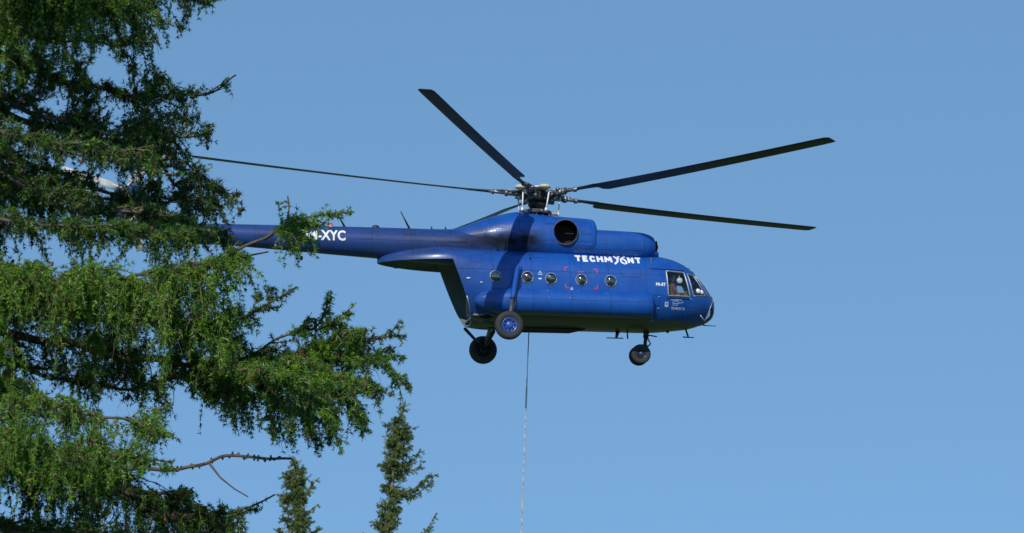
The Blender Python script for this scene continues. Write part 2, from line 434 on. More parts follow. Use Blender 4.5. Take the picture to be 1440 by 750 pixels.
# fin
b = bmesh.new()
def fin(b, pts, th):
    """pts: (root LE, root TE, tip LE, tip TE) with lens-shaped sections"""
    rings = []
    for t in np.linspace(0, 1, 6):
        le = Vector(pts[0]).lerp(Vector(pts[2]), t); te = Vector(pts[1]).lerp(Vector(pts[3]), t); tt = th * (1 - .45 * t)
        nrm = (te - le).cross(Vector(pts[2]) - Vector(pts[0])).normalized(); r = []
        prof = [(0, 0), (.04, .35), (.15, .8), (.35, 1), (.65, .7), (1, .06)]
        for c, h in prof: r.append(le.lerp(te, c) + nrm * h * tt)
        for c, h in prof[-1:0:-1]: r.append(le.lerp(te, c) - nrm * h * tt)
        rings.append(r)
    vs = [[b.verts.new(p) for p in r] for r in rings]; n = len(rings[0])
    for r0, r1 in zip(vs, vs[1:]):
        for k in range(n): b.faces.new((r0[k], r0[(k + 1) % n], r1[(k + 1) % n], r1[k]))
    b.faces.new(vs[0][::-1]); b.faces.new(vs[-1]); bmesh.ops.recalc_face_normals(b, faces=b.faces)
fin(b, [(-11.0, 0, -1.5), (-12.8, 0, -1.55), (-12.25, 0, -.15), (-12.95, 0, -.15)], .13)
edge_split(obj('tail_fin', b, PAINT, heli), 50)
for s_ in (-1, 1):
    b = bmesh.new(); fin(b, [(-9.7, s_ * .25, -1.62), (-10.5, s_ * .25, -1.62), (-9.85, s_ * 1.35, -1.60), (-10.45, s_ * 1.35, -1.60)], .05)
    edge_split(obj('stabiliser', b, PAINT, heli), 50)
# tail rotor on the starboard side
TR0 = 195; M_pale = mat('pale_grey_blade', (.55, .57, .56), .5, noise=.3, nscale=9)
TH = Vector((-12.66, -.42, -.35))
b = bmesh.new(); lathe(b, [(-.16, .05), (-.1, .12), (.1, .13), (.45, .10)], Matrix.Translation(TH) @ Matrix.Rotation(R(90), 4, 'Z'), 18)
obj('tail_rotor_hub', b, M_steel, heli)
for k in range(3):
    b = bmesh.new(); fin(b, [(.25, -.1, 0), (.25, .14, 0), (1.95, -.13, 0), (1.95, .13, 0)], .02)
    tube(b, [(0, 0, 0), (.4, 0, 0)], .04, 8)
    obj('tail_rotor_blade', b, M_pale, heli, mw=Matrix.Translation(TH + Vector((0, -.06, 0))) @ Matrix.Rotation(R(TR0 + 120 * k), 4, 'Y') @ Matrix.Rotation(R(90), 4, 'X') @ Matrix.Rotation(R(8), 4, 'X'))

# --- engine deck and cowlings
CS = [(-3.0, -1.22, -2.2, -1.5, .42, 2, 2), (-2.36, -1.07, -2.2, -1.5, .60, 2.1, 2), (-1.9, -.89, -2.2, -1.5, .74, 2.2, 2), (-1.48, -.745, -2.2, -1.5, .86, 2.3, 2),
      (-.95, -.61, -2.2, -1.5, .95, 2.4, 2), (-.62, -.58, -2.2, -1.5, .98, 2.5, 2), (-.3, -.62, -2.2, -1.5, 1.0, 2.6, 2), (.3, -.68, -2.2, -1.5, 1.01, 2.8, 2),
      (1.1, -.73, -2.2, -1.5, 1.01, 3, 2), (1.48, -.75, -2.2, -1.5, 1.0, 3, 2), (1.60, -.79, -2.2, -1.5, .96, 3, 2), (1.66, -.89, -2.15, -1.5, .86, 3, 2)]
bm = loft([sect(*s, seg=44) for s in catmull(CS, 5)]); cowl_bvh = BVHTree.FromBMesh(bm)
for sd_ in (-1, 1):
    cut_pane(bm, [(.66 + .365 * math.cos(6.2832 * k / 28), -1.31 + .365 * math.sin(6.2832 * k / 28)) for k in range(28)], sd_, .3).free()
edge_split(obj('gearbox_cowling', bm, PAINT, heli), 50)
for s_ in (-1, 1):
    NS = [(1.5, -1.12, -2.1, -1.55, .47), (2.2, -1.13, -2.1, -1.55, .47), (2.9, -1.15, -2.05, -1.55, .455), (3.2, -1.19, -2.0, -1.56, .43), (3.4, -1.27, -1.9, -1.57, .36), (3.49, -1.38, -1.78, -1.58, .24), (3.50, -1.47, -1.69, -1.58, .13)]
    bm = loft([sect(*s, 2.6, 2.2, yc=s_ * .47, seg=36) for s in catmull(NS, 4)])
    n_ = edge_split(obj('engine_intake', bm, PAINT, heli), 50)
    b = bmesh.new(); lathe(b, [(3.49, .17), (3.56, .20), (3.57, .15), (3.52, .10), (3.60, .07), (3.62, .01)], Matrix.Translation((0, s_ * .47, -1.58)), 20)
    obj('intake_ring', b, M_soot, n_)
b = bmesh.new(); bmesh.ops.recalc_face_normals(b, faces=b.faces)
bm = loft([sect(*s, 3, 2, seg=36) for s in catmull([(1.4, -1.42, -2.1, -1.75, .90), (2.5, -1.45, -2.1, -1.75, .90), (3.2, -1.52, -2.05, -1.75, .84), (3.62, -1.7, -2.0, -1.8, .55)], 5)])
edge_split(obj('engine_deck', bm, PAINT, heli), 50)
for s_ in (-1, 1): obj('deck_seam', tb([(x, s_ * (1.015 if x < 1.5 else 1.0), -1.80) for x in np.linspace(.9, 3.0, 8)], .010, 5), M_dark, heli)
obj('deck_seam', tb([(3.62, -.45, -1.86), (3.60, .45, -1.86)], .02, 6), M_dark, heli)
for s_ in (-1, 1):                                      # exhausts
    Mx = Matrix.Translation((.67, s_ * .80, -1.30)) @ Matrix.Rotation(s_ * R(90) - s_ * R(-8), 4, 'Z') @ Matrix.Rotation(R(4), 4, 'Y')
    b = bmesh.new(); lathe(b, [(-.45, .32), (.20, .375), (.26, .385), (.27, .365), (.20, .355), (-.40, .30), (-.42, .01)], Mx, 36, close=False)
    e_ = edge_split(obj('exhaust_pipe', b, M_soot, heli), 40)
    b = bmesh.new(); lathe(b, [(.20, .372), (.23, .392), (.26, .392), (.27, .372), (.24, .365)], Mx, 36, close=True); obj('exhaust_rim', b, M_dull, e_)
    b = bmesh.new(); box(b, Mx @ Vector((.22, .12, -.04)), (.26, .02, .03)); obj('exhaust_brace', b, M_soot, e_, smooth=False)
# soot-black hinge fittings, latches, small vents on the side
def nub(name, x, z, sx_, sz_, m, side=-1, bv=None, pro=.02):
    h = (bv or full_bvh).ray_cast(Vector((x, side * 4, z)), Vector((0, -side, 0)))
    y = h[0].y if h[0] else side * 1.2
    b = bevbox((x, y + side * pro * .4, z), (sx_, pro * 2, sz_), min(sx_, sz_, pro) * .3)
    return obj(name, b, m, heli)
for (x, z) in ((-1.55, -1.62), (-.85, -1.58), (-.45, -2.17), (-.92, -2.52), (3.0, -3.52)): nub('latch', x, z, .07, .05, M_dark)
nub('skin_plate', -2.36, -2.86, .12, .04, M_white); nub('skin_plate', -1.97, -2.98, .08, .03, M_white)
b = bmesh.new(); tube(b, [(-3.32, -.72, -1.66), (-3.3, -.74, -1.69), (-2.4, -.93, -1.72), (-2.38, -.9, -1.68)], .014, 6); obj('step_rail', b, M_dark, heli)

# --- external tanks
for s_ in (-1, 1):
    TS = [(-2.20, .04, .03), (-2.12, .14, .12), (-1.9, .26, .24), (-1.55, .35, .35), (-1.1, .395, .40), (-.5, .40, .42), (1, .40, .42), (2.6, .40, .42), (3.0, .395, .41), (3.2, .37, .36), (3.28, .30, .22)]
    bm = loft([sect(t[0], -3.53 + t[1], -3.53 - t[1], -3.53, t[2], 2.2, 2.2, yc=s_ * 1.22, seg=32) for t in catmull(TS, 4)])
    tk = edge_split(obj('fuel_tank', bm, PAINT, heli), 50)
    for x in (.02, .66):
        b = bmesh.new(); tube(b, [(x, s_ * (1.22 + .43 * math.cos(t)), -3.53 + .41 * math.sin(t)) for t in np.linspace(-1.5, 1.5, 14)], .013, 5)
        obj('tank_strap', b, M_rim, tk)
    b = bmesh.new(); tube(b, [(-2.2, s_ * 1.16, -3.93), (-1.3, s_ * 1.34, -3.97)], .03, 6)

# --- undercarriage
def wheel(name, c, rad, wd, rimr, hub_side, rm=None):
    """axle along y"""
    M = Matrix.Translation(c) @ Matrix.Rotation(R(90), 4, 'Z'); h = wd / 2
    b = bmesh.new()
    lathe(b, [(-h * .55, rimr), (-h * .9, rimr * 1.12), (-h, rad * .80), (-h * .8, rad * .95), (-h * .35, rad), (h * .35, rad), (h * .8, rad * .95), (h, rad * .80), (h * .9, rimr * 1.12), (h * .55, rimr)], M, 40, close=True)
    w = obj(name, b, M_tyre, heli)
    b = bmesh.new()
    pr = [(h * .62, rimr * 1.04), (h * .80, rimr * 1.06), (h * .82, rimr * .95), (h * .55, rimr * .86), (h * .5, rimr * .55), (h * .95, rimr * .45), (h * 1.05, rimr * .25), (h * 1.05, .01)]
    out_ = -1 if hub_side > 0 else 1                    # local x axis after the turn points to port
    lathe(b, [(-out_ * a, r) for a, r in pr], M, 30); obj('wheel_rim', b, rm or M_rim, w)
    b = bmesh.new(); lathe(b, [(out_ * a, r) for a, r in pr], M, 30); obj('inner_rim', b, M_dark, w)
    b = bmesh.new()
    for sgn in (-1, 1):
        for k in range(8):
            t = k * math.pi / 4; q = M @ Vector((sgn * h * .62, rimr * .70 * math.cos(t), rimr * .70 * math.sin(t)))
            box(b, q, (.05, .04, .05))
    obj('rim_bolt', b, M_dark, w)['kind'] = 'stuff'
    return w
for s_ in (-1, 1):
    wc = Vector((-1.31, s_ * 2.22, -4.44))
    wheel('main_wheel', wc, .43, .24, .22, s_)
    ax = wc - Vector((0, s_ * .17, 0))
    tp = Vector((-.86, s_ * 1.27, -2.42))
    mid = tp.lerp(ax, .55)
    b = tb([tp, tp.lerp(ax, .08), mid], [.035, .085, .08], 14); st = edge_split(obj('shock_strut', b, PAINT, heli), 50)
    obj('strut_piston', tb([mid, ax], [.05, .05], 12), M_steel, st)
    obj('strut_hose', tb([tp + Vector((.10, s_ * .02, -.05)), mid + Vector((.09, s_ * .03, 0)), ax + Vector((.05, 0, .05))], .014, 6), M_dark, st)
    obj('half_axle', tb([ax + Vector((0, s_ * .22, 0)), ax, (-1.25, s_ * .72, -4.12)], [.05, .055, .06], 10), M_dark, heli)
    obj('drag_strut', tb([ax, (-2.12, s_ * .80, -4.05)], [.042, .05], 10), M_dark, heli)
for s_ in (-1, 1): wheel('nose_wheel', Vector((3.13, s_ * .17, -4.83)), .30, .16, .15, s_, M_rim2)
b = bmesh.new(); tube(b, [(3.13, -.17, -4.83), (3.13, .17, -4.83)], .035, 10)
tube(b, [(3.34, 0, -4.05), (3.32, 0, -4.30)], [.09, .085], 12); tube(b, [(3.32, 0, -4.28), (3.28, 0, -4.62)], [.055, .055], 12)
tube(b, [(3.28, 0, -4.60), (3.13, 0, -4.83)], [.06, .06], 10)
obj('nose_strut', b, M_dark, heli)
b = bmesh.new(); tube(b, [(3.38, 0, -4.32), (3.47, 0, -4.47), (3.33, 0, -4.62)], .025, 8); tube(b, [(3.30, -.06, -4.42), (3.36, -.06, -4.60)], .02, 8); obj('torque_link', b, M_steel, heli)
obj('nose_wheel_fork', tb([(3.20, -.10, -4.60), (3.20, -.10, -4.8)], .03, 8), M_dark, heli)

# --- antennas, pitot, belly fittings
def part_tubes(name, segs, m, par=heli, seg=7):
    b = bmesh.new()
    for pts, r in segs: tube(b, pts, r, seg)
    return obj(name, b, m, par)
def boom_top(x):
    h = boom_bvh.ray_cast(Vector((x, 0, 3)), Vector((0, 0, -1))); return h[0].z
for (x0, x1, zt_) in ((-4.24, -3.96, -.55), (-6.24, -5.94, -.58)):
    part_tubes('whip_antenna', [([(x1, 0, boom_top(x1) - .02), (x0, 0, boom_top(x1) + .52)], [.035, .015])], M_dark)
for x in (-3.28, -2.85): part_tubes('stub_antenna', [([(x, 0, boom_top(x) - .02), (x - .02, 0, boom_top(x) + .09)], [.04, .012])], M_dark)
b = bmesh.new(); bmesh.ops.create_uvsphere(b, u_segments=14, v_segments=8, radius=.1, matrix=Matrix.Translation((-5.0, 0, boom_top(-5.0))) @ Matrix.Diagonal((1.2, .8, .8, 1))); obj('dome_antenna', b, M_dark, heli)
b = bmesh.new(); lathe(b, [(-.02, .07), (.05, .07), (.10, .05), (.12, .01)], Matrix.Translation((-6.38, 0, boom_top(-6.4))) @ Matrix.Rotation(R(-90), 4, 'Y'), 14); obj('beacon_lamp', b, M_redlamp, heli)
b = bmesh.new(); lathe(b, [(-.03, .085), (.005, .085)], Matrix.Translation((-6.38, 0, boom_top(-6.4))) @ Matrix.Rotation(R(-90), 4, 'Y'), 14); obj('beacon_base', b, M_white, heli)
part_tubes('belly_antenna', [([(2.46, 0, -4.1), (2.40, 0, -4.34)], [.07, .035]), ([(2.10, 0, -4.335), (2.62, 0, -4.33)], [.015, .018])], M_dark)
part_tubes('belly_drain', [([(2.72, -.1, -4.08), (2.74, -.1, -4.36)], .024)], M_dark)
part_tubes('radio_altimeter', [([(4.56, 0, -3.98), (4.64, 0, -4.22)], [.03, .028]), ([(4.48, 0, -4.235), (4.82, 0, -4.24)], [.022, .014])], M_dark)
part_tubes('belly_lamp', [([(4.0, 0, -4.02), (4.0, 0, -4.12)], .045)], M_dark)
part_tubes('pitot_tube', [([(5.0, -.36, -3.9), (5.08, -.40, -3.93)], .02), ([(5.06, -.42, -3.93), (5.42, -.42, -3.94)], [.018, .010])], M_dark)
part_tubes('tow_fitting', [([(4.84, -.66, -3.62), (5.04, -.62, -3.86)], .018)], M_trim)
part_tubes('windscreen_wiper', [([(5.16, -.45, -3.02), (4.92, -.40, -2.70)], .012)], M_trim)
part_tubes('ventral_fairing', [([(-1.6, -.2, -4.16), (-.8, -.2, -4.20), (.9, -.2, -4.18), (1.4, -.2, -4.13)], [.02, .09, .09, .02])], M_dark)
part_tubes('handrail', [([(4.47, -1.06, -3.22), (4.60, -.99, -3.30)], .014)], M_trim)
part_tubes('door_step', [([(3.5, 1.1, -4.0), (3.9, 1.1, -4.05)], .02)], M_dark)
b = bmesh.new(); bmesh.ops.create_uvsphere(b, u_segments=14, v_segments=8, radius=.16, matrix=Matrix.Translation((-1.75, -.80, -3.93)) @ Matrix.Diagonal((1.3, .6, .45, 1))); obj('navigation_lamp', b, M_soot, heli)

# --- rotor head and main rotor (at rest)
Ri = Matrix.Rotation(-YAW, 3, 'Z')
nW = Vector((math.sin(R(2.86)), math.sin(R(1.0)), 1)).normalized()
nH = (Ri @ nW).normalized()
def rotor_frame(theta):
    """theta measured from the viewer's right towards the viewer; columns: span, chord (to trailing edge), normal"""
    d = Ri @ Vector((math.cos(theta), -math.sin(theta), 0)); d = (d - nH * d.dot(nH)).normalized()
    le = d.cross(nH).normalized()
    M = Matrix((d, -le, nH)).transposed().to_4x4(); return M
blade_me = None
def blade_mesh():
    Rb = 10.65; rings = []
    st = [(.62, .06, .06), (1.0, .075, .07), (1.4, .055, .055), (1.95, .07, .045)]
    bm = bmesh.new()
    def zoff(r): return .71 * (r / Rb) ** 1.25
    def put(r, c0, c1, th, pitch):
        prof = [(0, 0), (.03, .42), (.12, .85), (.3, 1), (.6, .65), (1, .05)]
        pts = [(c0 + (c1 - c0) * c, h * th / 2) for c, h in prof] + [(c0 + (c1 - c0) * c, -h * th / 2 * .8) for c, h in prof[-1:0:-1]]
        cp, sp_ = math.cos(pitch), math.sin(pitch); o_ = []
        for y, z in pts: o_.append(bm.verts.new((r, y * cp + z * sp_, -y * sp_ + z * cp + zoff(r))))
        return o_
    p = R(9)
    L = [put(1.5, -.06, .08, .10, p), put(1.9, -.10, .10, .085, p), put(2.15, -.13, .13, .075, p), put(2.22, -.13, .30, .065, p), put(2.38, -.13, .39, .06, p), put(2.5, -.13, .39, .06, p)]
    for r in np.linspace(3, 10.2, 16): L.append(put(r, -.13, .39, .056 - .0015 * r, p - R(.55) * (r - 2.5)))
    L += [put(10.5, -.12, .38, .036, p - R(4.4)), put(10.62, -.06, .34, .018, p - R(4.4))]
    n = len(L[0])
    for a, b_ in zip(L, L[1:]):
        for k in range(n): bm.faces.new((a[k], a[(k + 1) % n], b_[(k + 1) % n], b_[k]))
    bm.faces.new(L[0][::-1]); bm.faces.new(L[-1]); bmesh.ops.recalc_face_normals(bm, faces=bm.faces)
    return bm
def grip_mesh():
    bm = bmesh.new()
    tube(bm, [(.18, 0, 0), (.42, 0, 0)], [.10, .09], 10); tube(bm, [(.40, 0, .005), (.52, 0, .01)], [.12, .12], 12)
    tube(bm, [(.50, 0, .01), (.95, 0, .04)], [.085, .08], 12); tube(bm, [(.93, 0, .035), (1.02, 0, .04)], [.11, .11], 12)
    tube(bm, [(1.0, 0, .04), (1.55, 0, .07)], [.06, .05], 10); tube(bm, [(1.35, 0, .05), (1.42, 0, .055)], [.08, .08], 10)
    tube(bm, [(.62, -.28, .0), (.66, 0, .02)], [.04, .055], 8); tube(bm, [(.30, -.13, -.12), (.30, .13, -.12)], .06, 10); tube(bm, [(.36, -.06, -.10), (.70, -.20, -.06)], .035, 8)
    box(bm, (.55, .10, -.10), (.16, .12, .14)); box(bm, (.80, -.08, .10), (.10, .10, .08)); box(bm, (1.12, .02, .10), (.08, .13, .06)); tube(bm, [(.35, .14, .08), (.9, .12, .10), (1.3, .06, .10)], .016, 6)
    return bm
TH5 = [37.4, 109.0, 180.8, 252.8, 325.8]
for k, th in enumerate(TH5):
    M = rotor_frame(R(th)) @ Matrix.Rotation(R(-9 if k == 3 else 0), 4, 'X')      # cyclic pitch
    if blade_me is None:
        o = obj('rotor_blade', blade_mesh(), M_blade, heli, mw=M); edge_split(o, 45); blade_me = o.data
        g = obj('blade_grip', grip_mesh(), M_steel, o); grip_me = g.data
        cb = bmesh.new(); lathe(cb, [(.04, .05), (.08, .10), (.10, .16), (.13, .185), (.18, .175), (.20, .13), (.205, .01)], Matrix.Translation((.66, .0, 0)) @ Matrix.Rotation(R(-90), 4, 'Y'), 24)
        c_ = obj('damper_cap', cb, M_cream, heli, mw=M @ Matrix.Rotation(R(-36), 4, 'Z')); cap_me = c_.data
        lk = bmesh.new(); tube(lk, [(.55, -.30, -.58), (.62, -.28, .0)], .022, 8); tube(lk, [(.55, -.30, -.60), (.555, -.30, -.5)], .04, 8)
        l_ = obj('pitch_link', lk, M_white, heli, mw=M); link_me = l_.data
    else:
        o = obj('rotor_blade', blade_me, None, heli, mw=M); edge_split(o, 45)
        obj('blade_grip', grip_me, None, o)
        obj('damper_cap', cap_me, None, heli, mw=M @ Matrix.Rotation(R(-36), 4, 'Z')); obj('pitch_link', link_me, None, heli, mw=M)
M0 = rotor_frame(0); Mz = M0 @ Matrix.Rotation(R(-90), 4, 'Y')
b = bmesh.new(); lathe(b, [(-.75, .13), (-.45, .15), (-.42, .24), (-.33, .30), (-.22, .27), (-.20, .34), (-.08, .37), (.05, .36), (.10, .30), (.13, .14), (.17, .12), (.18, .01)], Mz, 30); edge_split(obj('rotor_hub', b, M_dark, heli), 40)
b = bmesh.new(); lathe(b, [(.17, .16), (.21, .30), (.24, .30), (.255, .02)], Mz, 30); edge_split(obj('hub_plate', b, M_white, heli), 40)
b = bmesh.new(); lathe(b, [(-.62, .14), (-.60, .42), (-.53, .45), (-.50, .42), (-.48, .16)], Mz, 30)
for k in range(5):
    a_ = R(TH5[k] - 30); q = rotor_frame(a_); tube(b, [q @ Vector((.30, 0, -.55)), q @ Vector((.62, 0, -.58))], [.06, .045], 8)
edge_split(obj('swashplate', b, M_steel, heli), 40)
for k in range(11):
    b = bmesh.new(); a_ = 2 * math.pi * k / 11 + .4; rr = .28 + .09 * (k % 2)
    tube(b, [(rr * math.cos(a_), rr * math.sin(a_), -.56), (rr * math.cos(a_) * 1.1, rr * math.sin(a_) * 1.1, -.78)], .03, 8)
    box(b, (rr * math.cos(a_ + .4), rr * math.sin(a_ + .4), -.66 + .06 * (k % 3)), (.09, .09, .10))
    obj('control_rod', b, (M_trim, M_dark, M_white)[k % 3], heli)
b = bmesh.new()
for k in range(5):
    q = rotor_frame(R(TH5[k] - 36)); tube(b, [q @ Vector((.2, 0, .06)), q @ Vector((.66, 0, .10))], [.05, .045], 8)
    tube(b, [q @ Vector((.66, 0, .0)), q @ Vector((.66, 0, .10))], [.05, .05], 8)
    q2 = rotor_frame(R(TH5[k])); tube(b, [q @ Vector((.60, 0, .02)), q2 @ Vector((.80, .10, .04))], .03, 8)
obj('damper_arm', b, M_dark, heli)

# --- lettering and marks on the skin
def text_mesh(s, height, width, bold=.0, shear=0.0):
    c = bpy.data.curves.new('lettering', 'FONT'); c.body = s; c.size = 1; c.offset = bold; c.resolution_u = 3; c.fill_mode = 'BOTH'
    o = bpy.data.objects.new('tmp', c); COL.objects.link(o)
    me = bpy.data.meshes.new_from_object(o); bpy.data.objects.remove(o); bpy.data.curves.remove(c)
    co = np.empty(len(me.vertices) * 3); me.vertices.foreach_get('co', co); co = co.reshape(-1, 3)
    mn, mx = co.min(0), co.max(0); co = (co - mn) / np.maximum(mx - mn, 1e-6)
    co[:, 0] *= width; co[:, 1] *= height; co[:, 2] = 0
    me.vertices.foreach_set('co', co.ravel()); b = bmesh.new(); b.from_mesh(me); bpy.data.meshes.remove(me)
    return b
def lay(b, x0, z0, bv, side=-1, lift=.006, name='lettering', m=M_white, slope=0.0, sub=True, zscale=1.0):
    bmesh.ops.triangulate(b, faces=b.faces)
    if sub: bmesh.ops.subdivide_edges(b, edges=[e for e in b.edges if e.calc_length() > .12], cuts=2)
    for v in b.verts:
        lx = v.co.x if side < 0 else -v.co.x
        x, z = x0 + lx, z0 + v.co.y * zscale + v.co.x * slope
        h = bv.ray_cast(Vector((x, side * 4, z)), Vector((0, -side, 0)))
        y = h[0].y if h[0] else side * 1.2
        v.co = Vector((x, y + side * (lift + v.co.z), z))
    bmesh.ops.recalc_face_normals(b, faces=b.faces)
    return obj(name, b, m, heli, smooth=False)
def poly_b(b, pts):
    b.faces.new([b.verts.new((x, y, 0)) for x, y in pts])
def stroke(b, pts, w):
    for (x1, y1), (x2, y2) in zip(pts, pts[1:]):
        d = Vector((x2 - x1, y2 - y1)); 
        if d.length < 1e-6: continue
        d.normalize(); n = Vector((-d.y, d.x)) * w / 2; e = d * w * .3
        poly_b(b, [(x1 - e.x + n.x, y1 - e.y + n.y), (x1 - e.x - n.x, y1 - e.y - n.y), (x2 + e.x - n.x, y2 + e.y - n.y), (x2 + e.x + n.x, y2 + e.y + n.y)])
MARKS = []
for sd_ in (-1, 1):
    X0 = .93 if sd_ < 0 else 2.99; H_ = .245; dz = 1
    MARKS.append(lambda X0=X0, sd_=sd_: (letters('TECHM', X0, -2.215, .235, [.20, .185, .20, .21, .25], .028, .066, sd_), letters('NT', X0 + (-sd_) * 1.62, -2.215, .235, [.21, .20], .028, .066, sd_)))
    b = bmesh.new()                                     # the climber figure standing in for the O
    for st_ in ([(.0, .36), (.05, .22), (.12, .14)], [(.18, .28), (.13, .16), (.11, .06), (.03, -.03)], [(.07, .34), (.11, .33)]): stroke(b, st_, .06)
    lay(b, X0 + (-sd_) * 1.20, -2.215, full_bvh, sd_)
    b = bmesh.new()
    for st_ in ([(.20, .27), (.08, .18), (.02, .13)], [(.03, .12), (.04, .03), (.13, -.02), (.19, .0)], [(.06, .16), (.15, .12), (.19, .05), (.19, .0)]): stroke(b, st_, .052)
    poly_b(b, [(.0 + .035 * math.cos(t), .26 + .035 * math.sin(t)) for t in np.linspace(0, 5.6, 8)])
    lay(b, X0 + (-sd_) * 1.39, -2.215, full_bvh, sd_)
    XR = -7.40 if sd_ < 0 else -5.98
    lay(text_mesh('OM-XYC', .33, 1.42, .028), XR, -1.70, boom_bvh, sd_)
lay(text_mesh('MI-8T', .105, .31, .03), 3.38, -2.91, full_bvh, sub=False)
lay(text_mesh('TECHMONT SK', .075, .44, .02), 3.88, -3.59, full_bvh, sub=False, m=M_print)
# small white badge, thin outline drawing of a helicopter under the window
b = bmesh.new(); poly_b(b, [(0, 0), (.11, 0), (.11, .14), (0, .14)]); lay(b, 3.67, -3.52, full_bvh, sub=False, name='badge', m=M_print)
b = bmesh.new(); stroke(b, [(.045, .04), (.045, .11), (.085, .11), (.085, .075), (.045, .075)], .014); lay(b, 3.66, -3.52, full_bvh, sub=False, name='badge_print', m=M_rim, lift=.010)
b = bmesh.new()
stroke(b, [(0, .15), (.34, .16)], .018); stroke(b, [(.17, .15), (.17, .18)], .03)
stroke(b, [(.06, .05), (.07, .11), (.20, .12), (.26, .07), (.38, .085), (.39, .13)], .016); stroke(b, [(.06, .05), (.24, .045), (.27, .07)], .016); stroke(b, [(.05, -.0), (.22, .0)], .014); stroke(b, [(.09, .0), (.09, .05)], .012); stroke(b, [(.19, .0), (.19, .05)], .012)
lay(b, 3.86, -3.46, full_bvh, sub=False, name='outline_drawing', m=M_outline)
def panel(x, z, w, h, bv=None, side=-1, name='access_panel', m=None):
    for k, (g, lf, mt) in enumerate(((.012, .003, M_dark), (0, .007, m or PAINT))):
        b = bmesh.new(); poly_b(b, [(-g, -g), (w + g, -g), (w + g, h + g), (-g, h + g)])
        bmesh.ops.triangulate(b, faces=b.faces); bmesh.ops.subdivide_edges(b, edges=list(b.edges), cuts=4, use_grid_fill=True)
        o = lay(b, x if side < 0 else x + w, z, bv or full_bvh, side, lift=lf, name=name if k else 'panel_gap', m=mt, sub=False)
        if not k: gap = o
        else: gap.parent = o
for sd_ in (-1, 1):
    for q in ((-.75, -1.30, .42, .30), (-1.55, -1.38, .40, .26), (.05, -1.05, .32, .28), (1.15, -1.35, .30, .36)): panel(*q, cowl_bvh, sd_)
    for q in ((-2.3, -2.35, .35, .22), (2.35, -2.66, .55, .30), (-.35, -2.12, .42, .20), (3.25, -3.5, .24, .30)) : panel(*q, None, sd_)
    for q in ((-5.5, -1.62, .3, .2), (-8.6, -1.6, .28, .18), (-4.2, -1.45, .34, .2)): panel(*q, boom_bvh, sd_)
GLY = dict(T=[[(0, 1), (1, 1)], [(.5, 1), (.5, 0)]], E=[[(.95, 1), (.05, 1), (.05, 0), (.95, 0)], [(.05, .5), (.8, .5)]], C=[[(.95, .85), (.6, 1), (.25, .92), (.05, .5), (.25, .08), (.6, 0), (.95, .15)]],
           H=[[(.05, 0), (.05, 1)], [(.95, 0), (.95, 1)], [(.05, .5), (.95, .5)]], M=[[(0, 0), (.08, 1), (.5, .3), (.92, 1), (1, 0)]], N=[[(.05, 0), (.05, 1), (.95, 0), (.95, 1)]])
def letters(txt, x0, z0, H_, widths, gap, wt, side):
    u = 0
    for ch, w in zip(txt, widths):
        b = bmesh.new(); n0 = 0
        for i, st_ in enumerate(GLY[ch]):
            for j, (p_, q_) in enumerate(zip(st_, st_[1:])):
                stroke(b, [(wt / 2 + p_[0] * (w - wt), wt / 2 + p_[1] * (H_ - wt)), (wt / 2 + q_[0] * (w - wt), wt / 2 + q_[1] * (H_ - wt))], wt)
                b.verts.ensure_lookup_table()
                for v in b.verts[n0:]: v.co.z = .0012 * (i * 4 + j)
                n0 = len(b.verts)
        lay(b, x0 + (u if side < 0 else -u), z0, full_bvh, side, lift=.006, name='letter')
        u += w + gap
def tri_mark(x, z, s, filled):
    b = bmesh.new()
    if filled: poly_b(b, [(0, 0), (s, 0), (s / 2, s * .9)])
    else: stroke(b, [(0, 0), (s, 0), (s / 2, s * .9), (0, 0)], s * .22)
    lay(b, x, z, full_bvh, sub=False, name='triangle_mark', m=M_outline)
for f_ in MARKS: f_()
tri_mark(-.24, -2.68, .12, False); tri_mark(.73, -3.12, .11, True)
b = bmesh.new(); poly_b(b, [(0, .04), (.02, 0), (.09, 0), (.11, .04)]); lay(b, -.24, -2.83, full_bvh, sub=False, name='dash_mark', m=M_white)
for (x, z, fx, fz) in ((.58, -2.42, 1, -1), (1.57, -2.46, -1, -1), (.60, -3.06, 1, 1), (1.57, -3.06, -1, 1)):
    b = bmesh.new(); stroke(b, [(0, fz * .10), (0, 0), (fx * .10, 0)], .035); lay(b, x, z, full_bvh, sub=False, name='corner_mark', m=M_red)
b = bmesh.new(); 
for k in range(4): poly_b(b, [(k * .05, 0), (k * .05 + .035, 0), (k * .05 + .035, .03), (k * .05, .03)])
lay(b, .98, -2.57, full_bvh, sub=False, name='rescue_mark', m=M_red)
for (x, z) in ((.3, -3.26), (-.95, -3.22), (.72, -3.24), (1.1, -3.27), (2.7, -3.2), (3.48, -3.24), (3.48, -3.58)):
    nub('rivet_plate', x, z, .05, .025, M_outline)

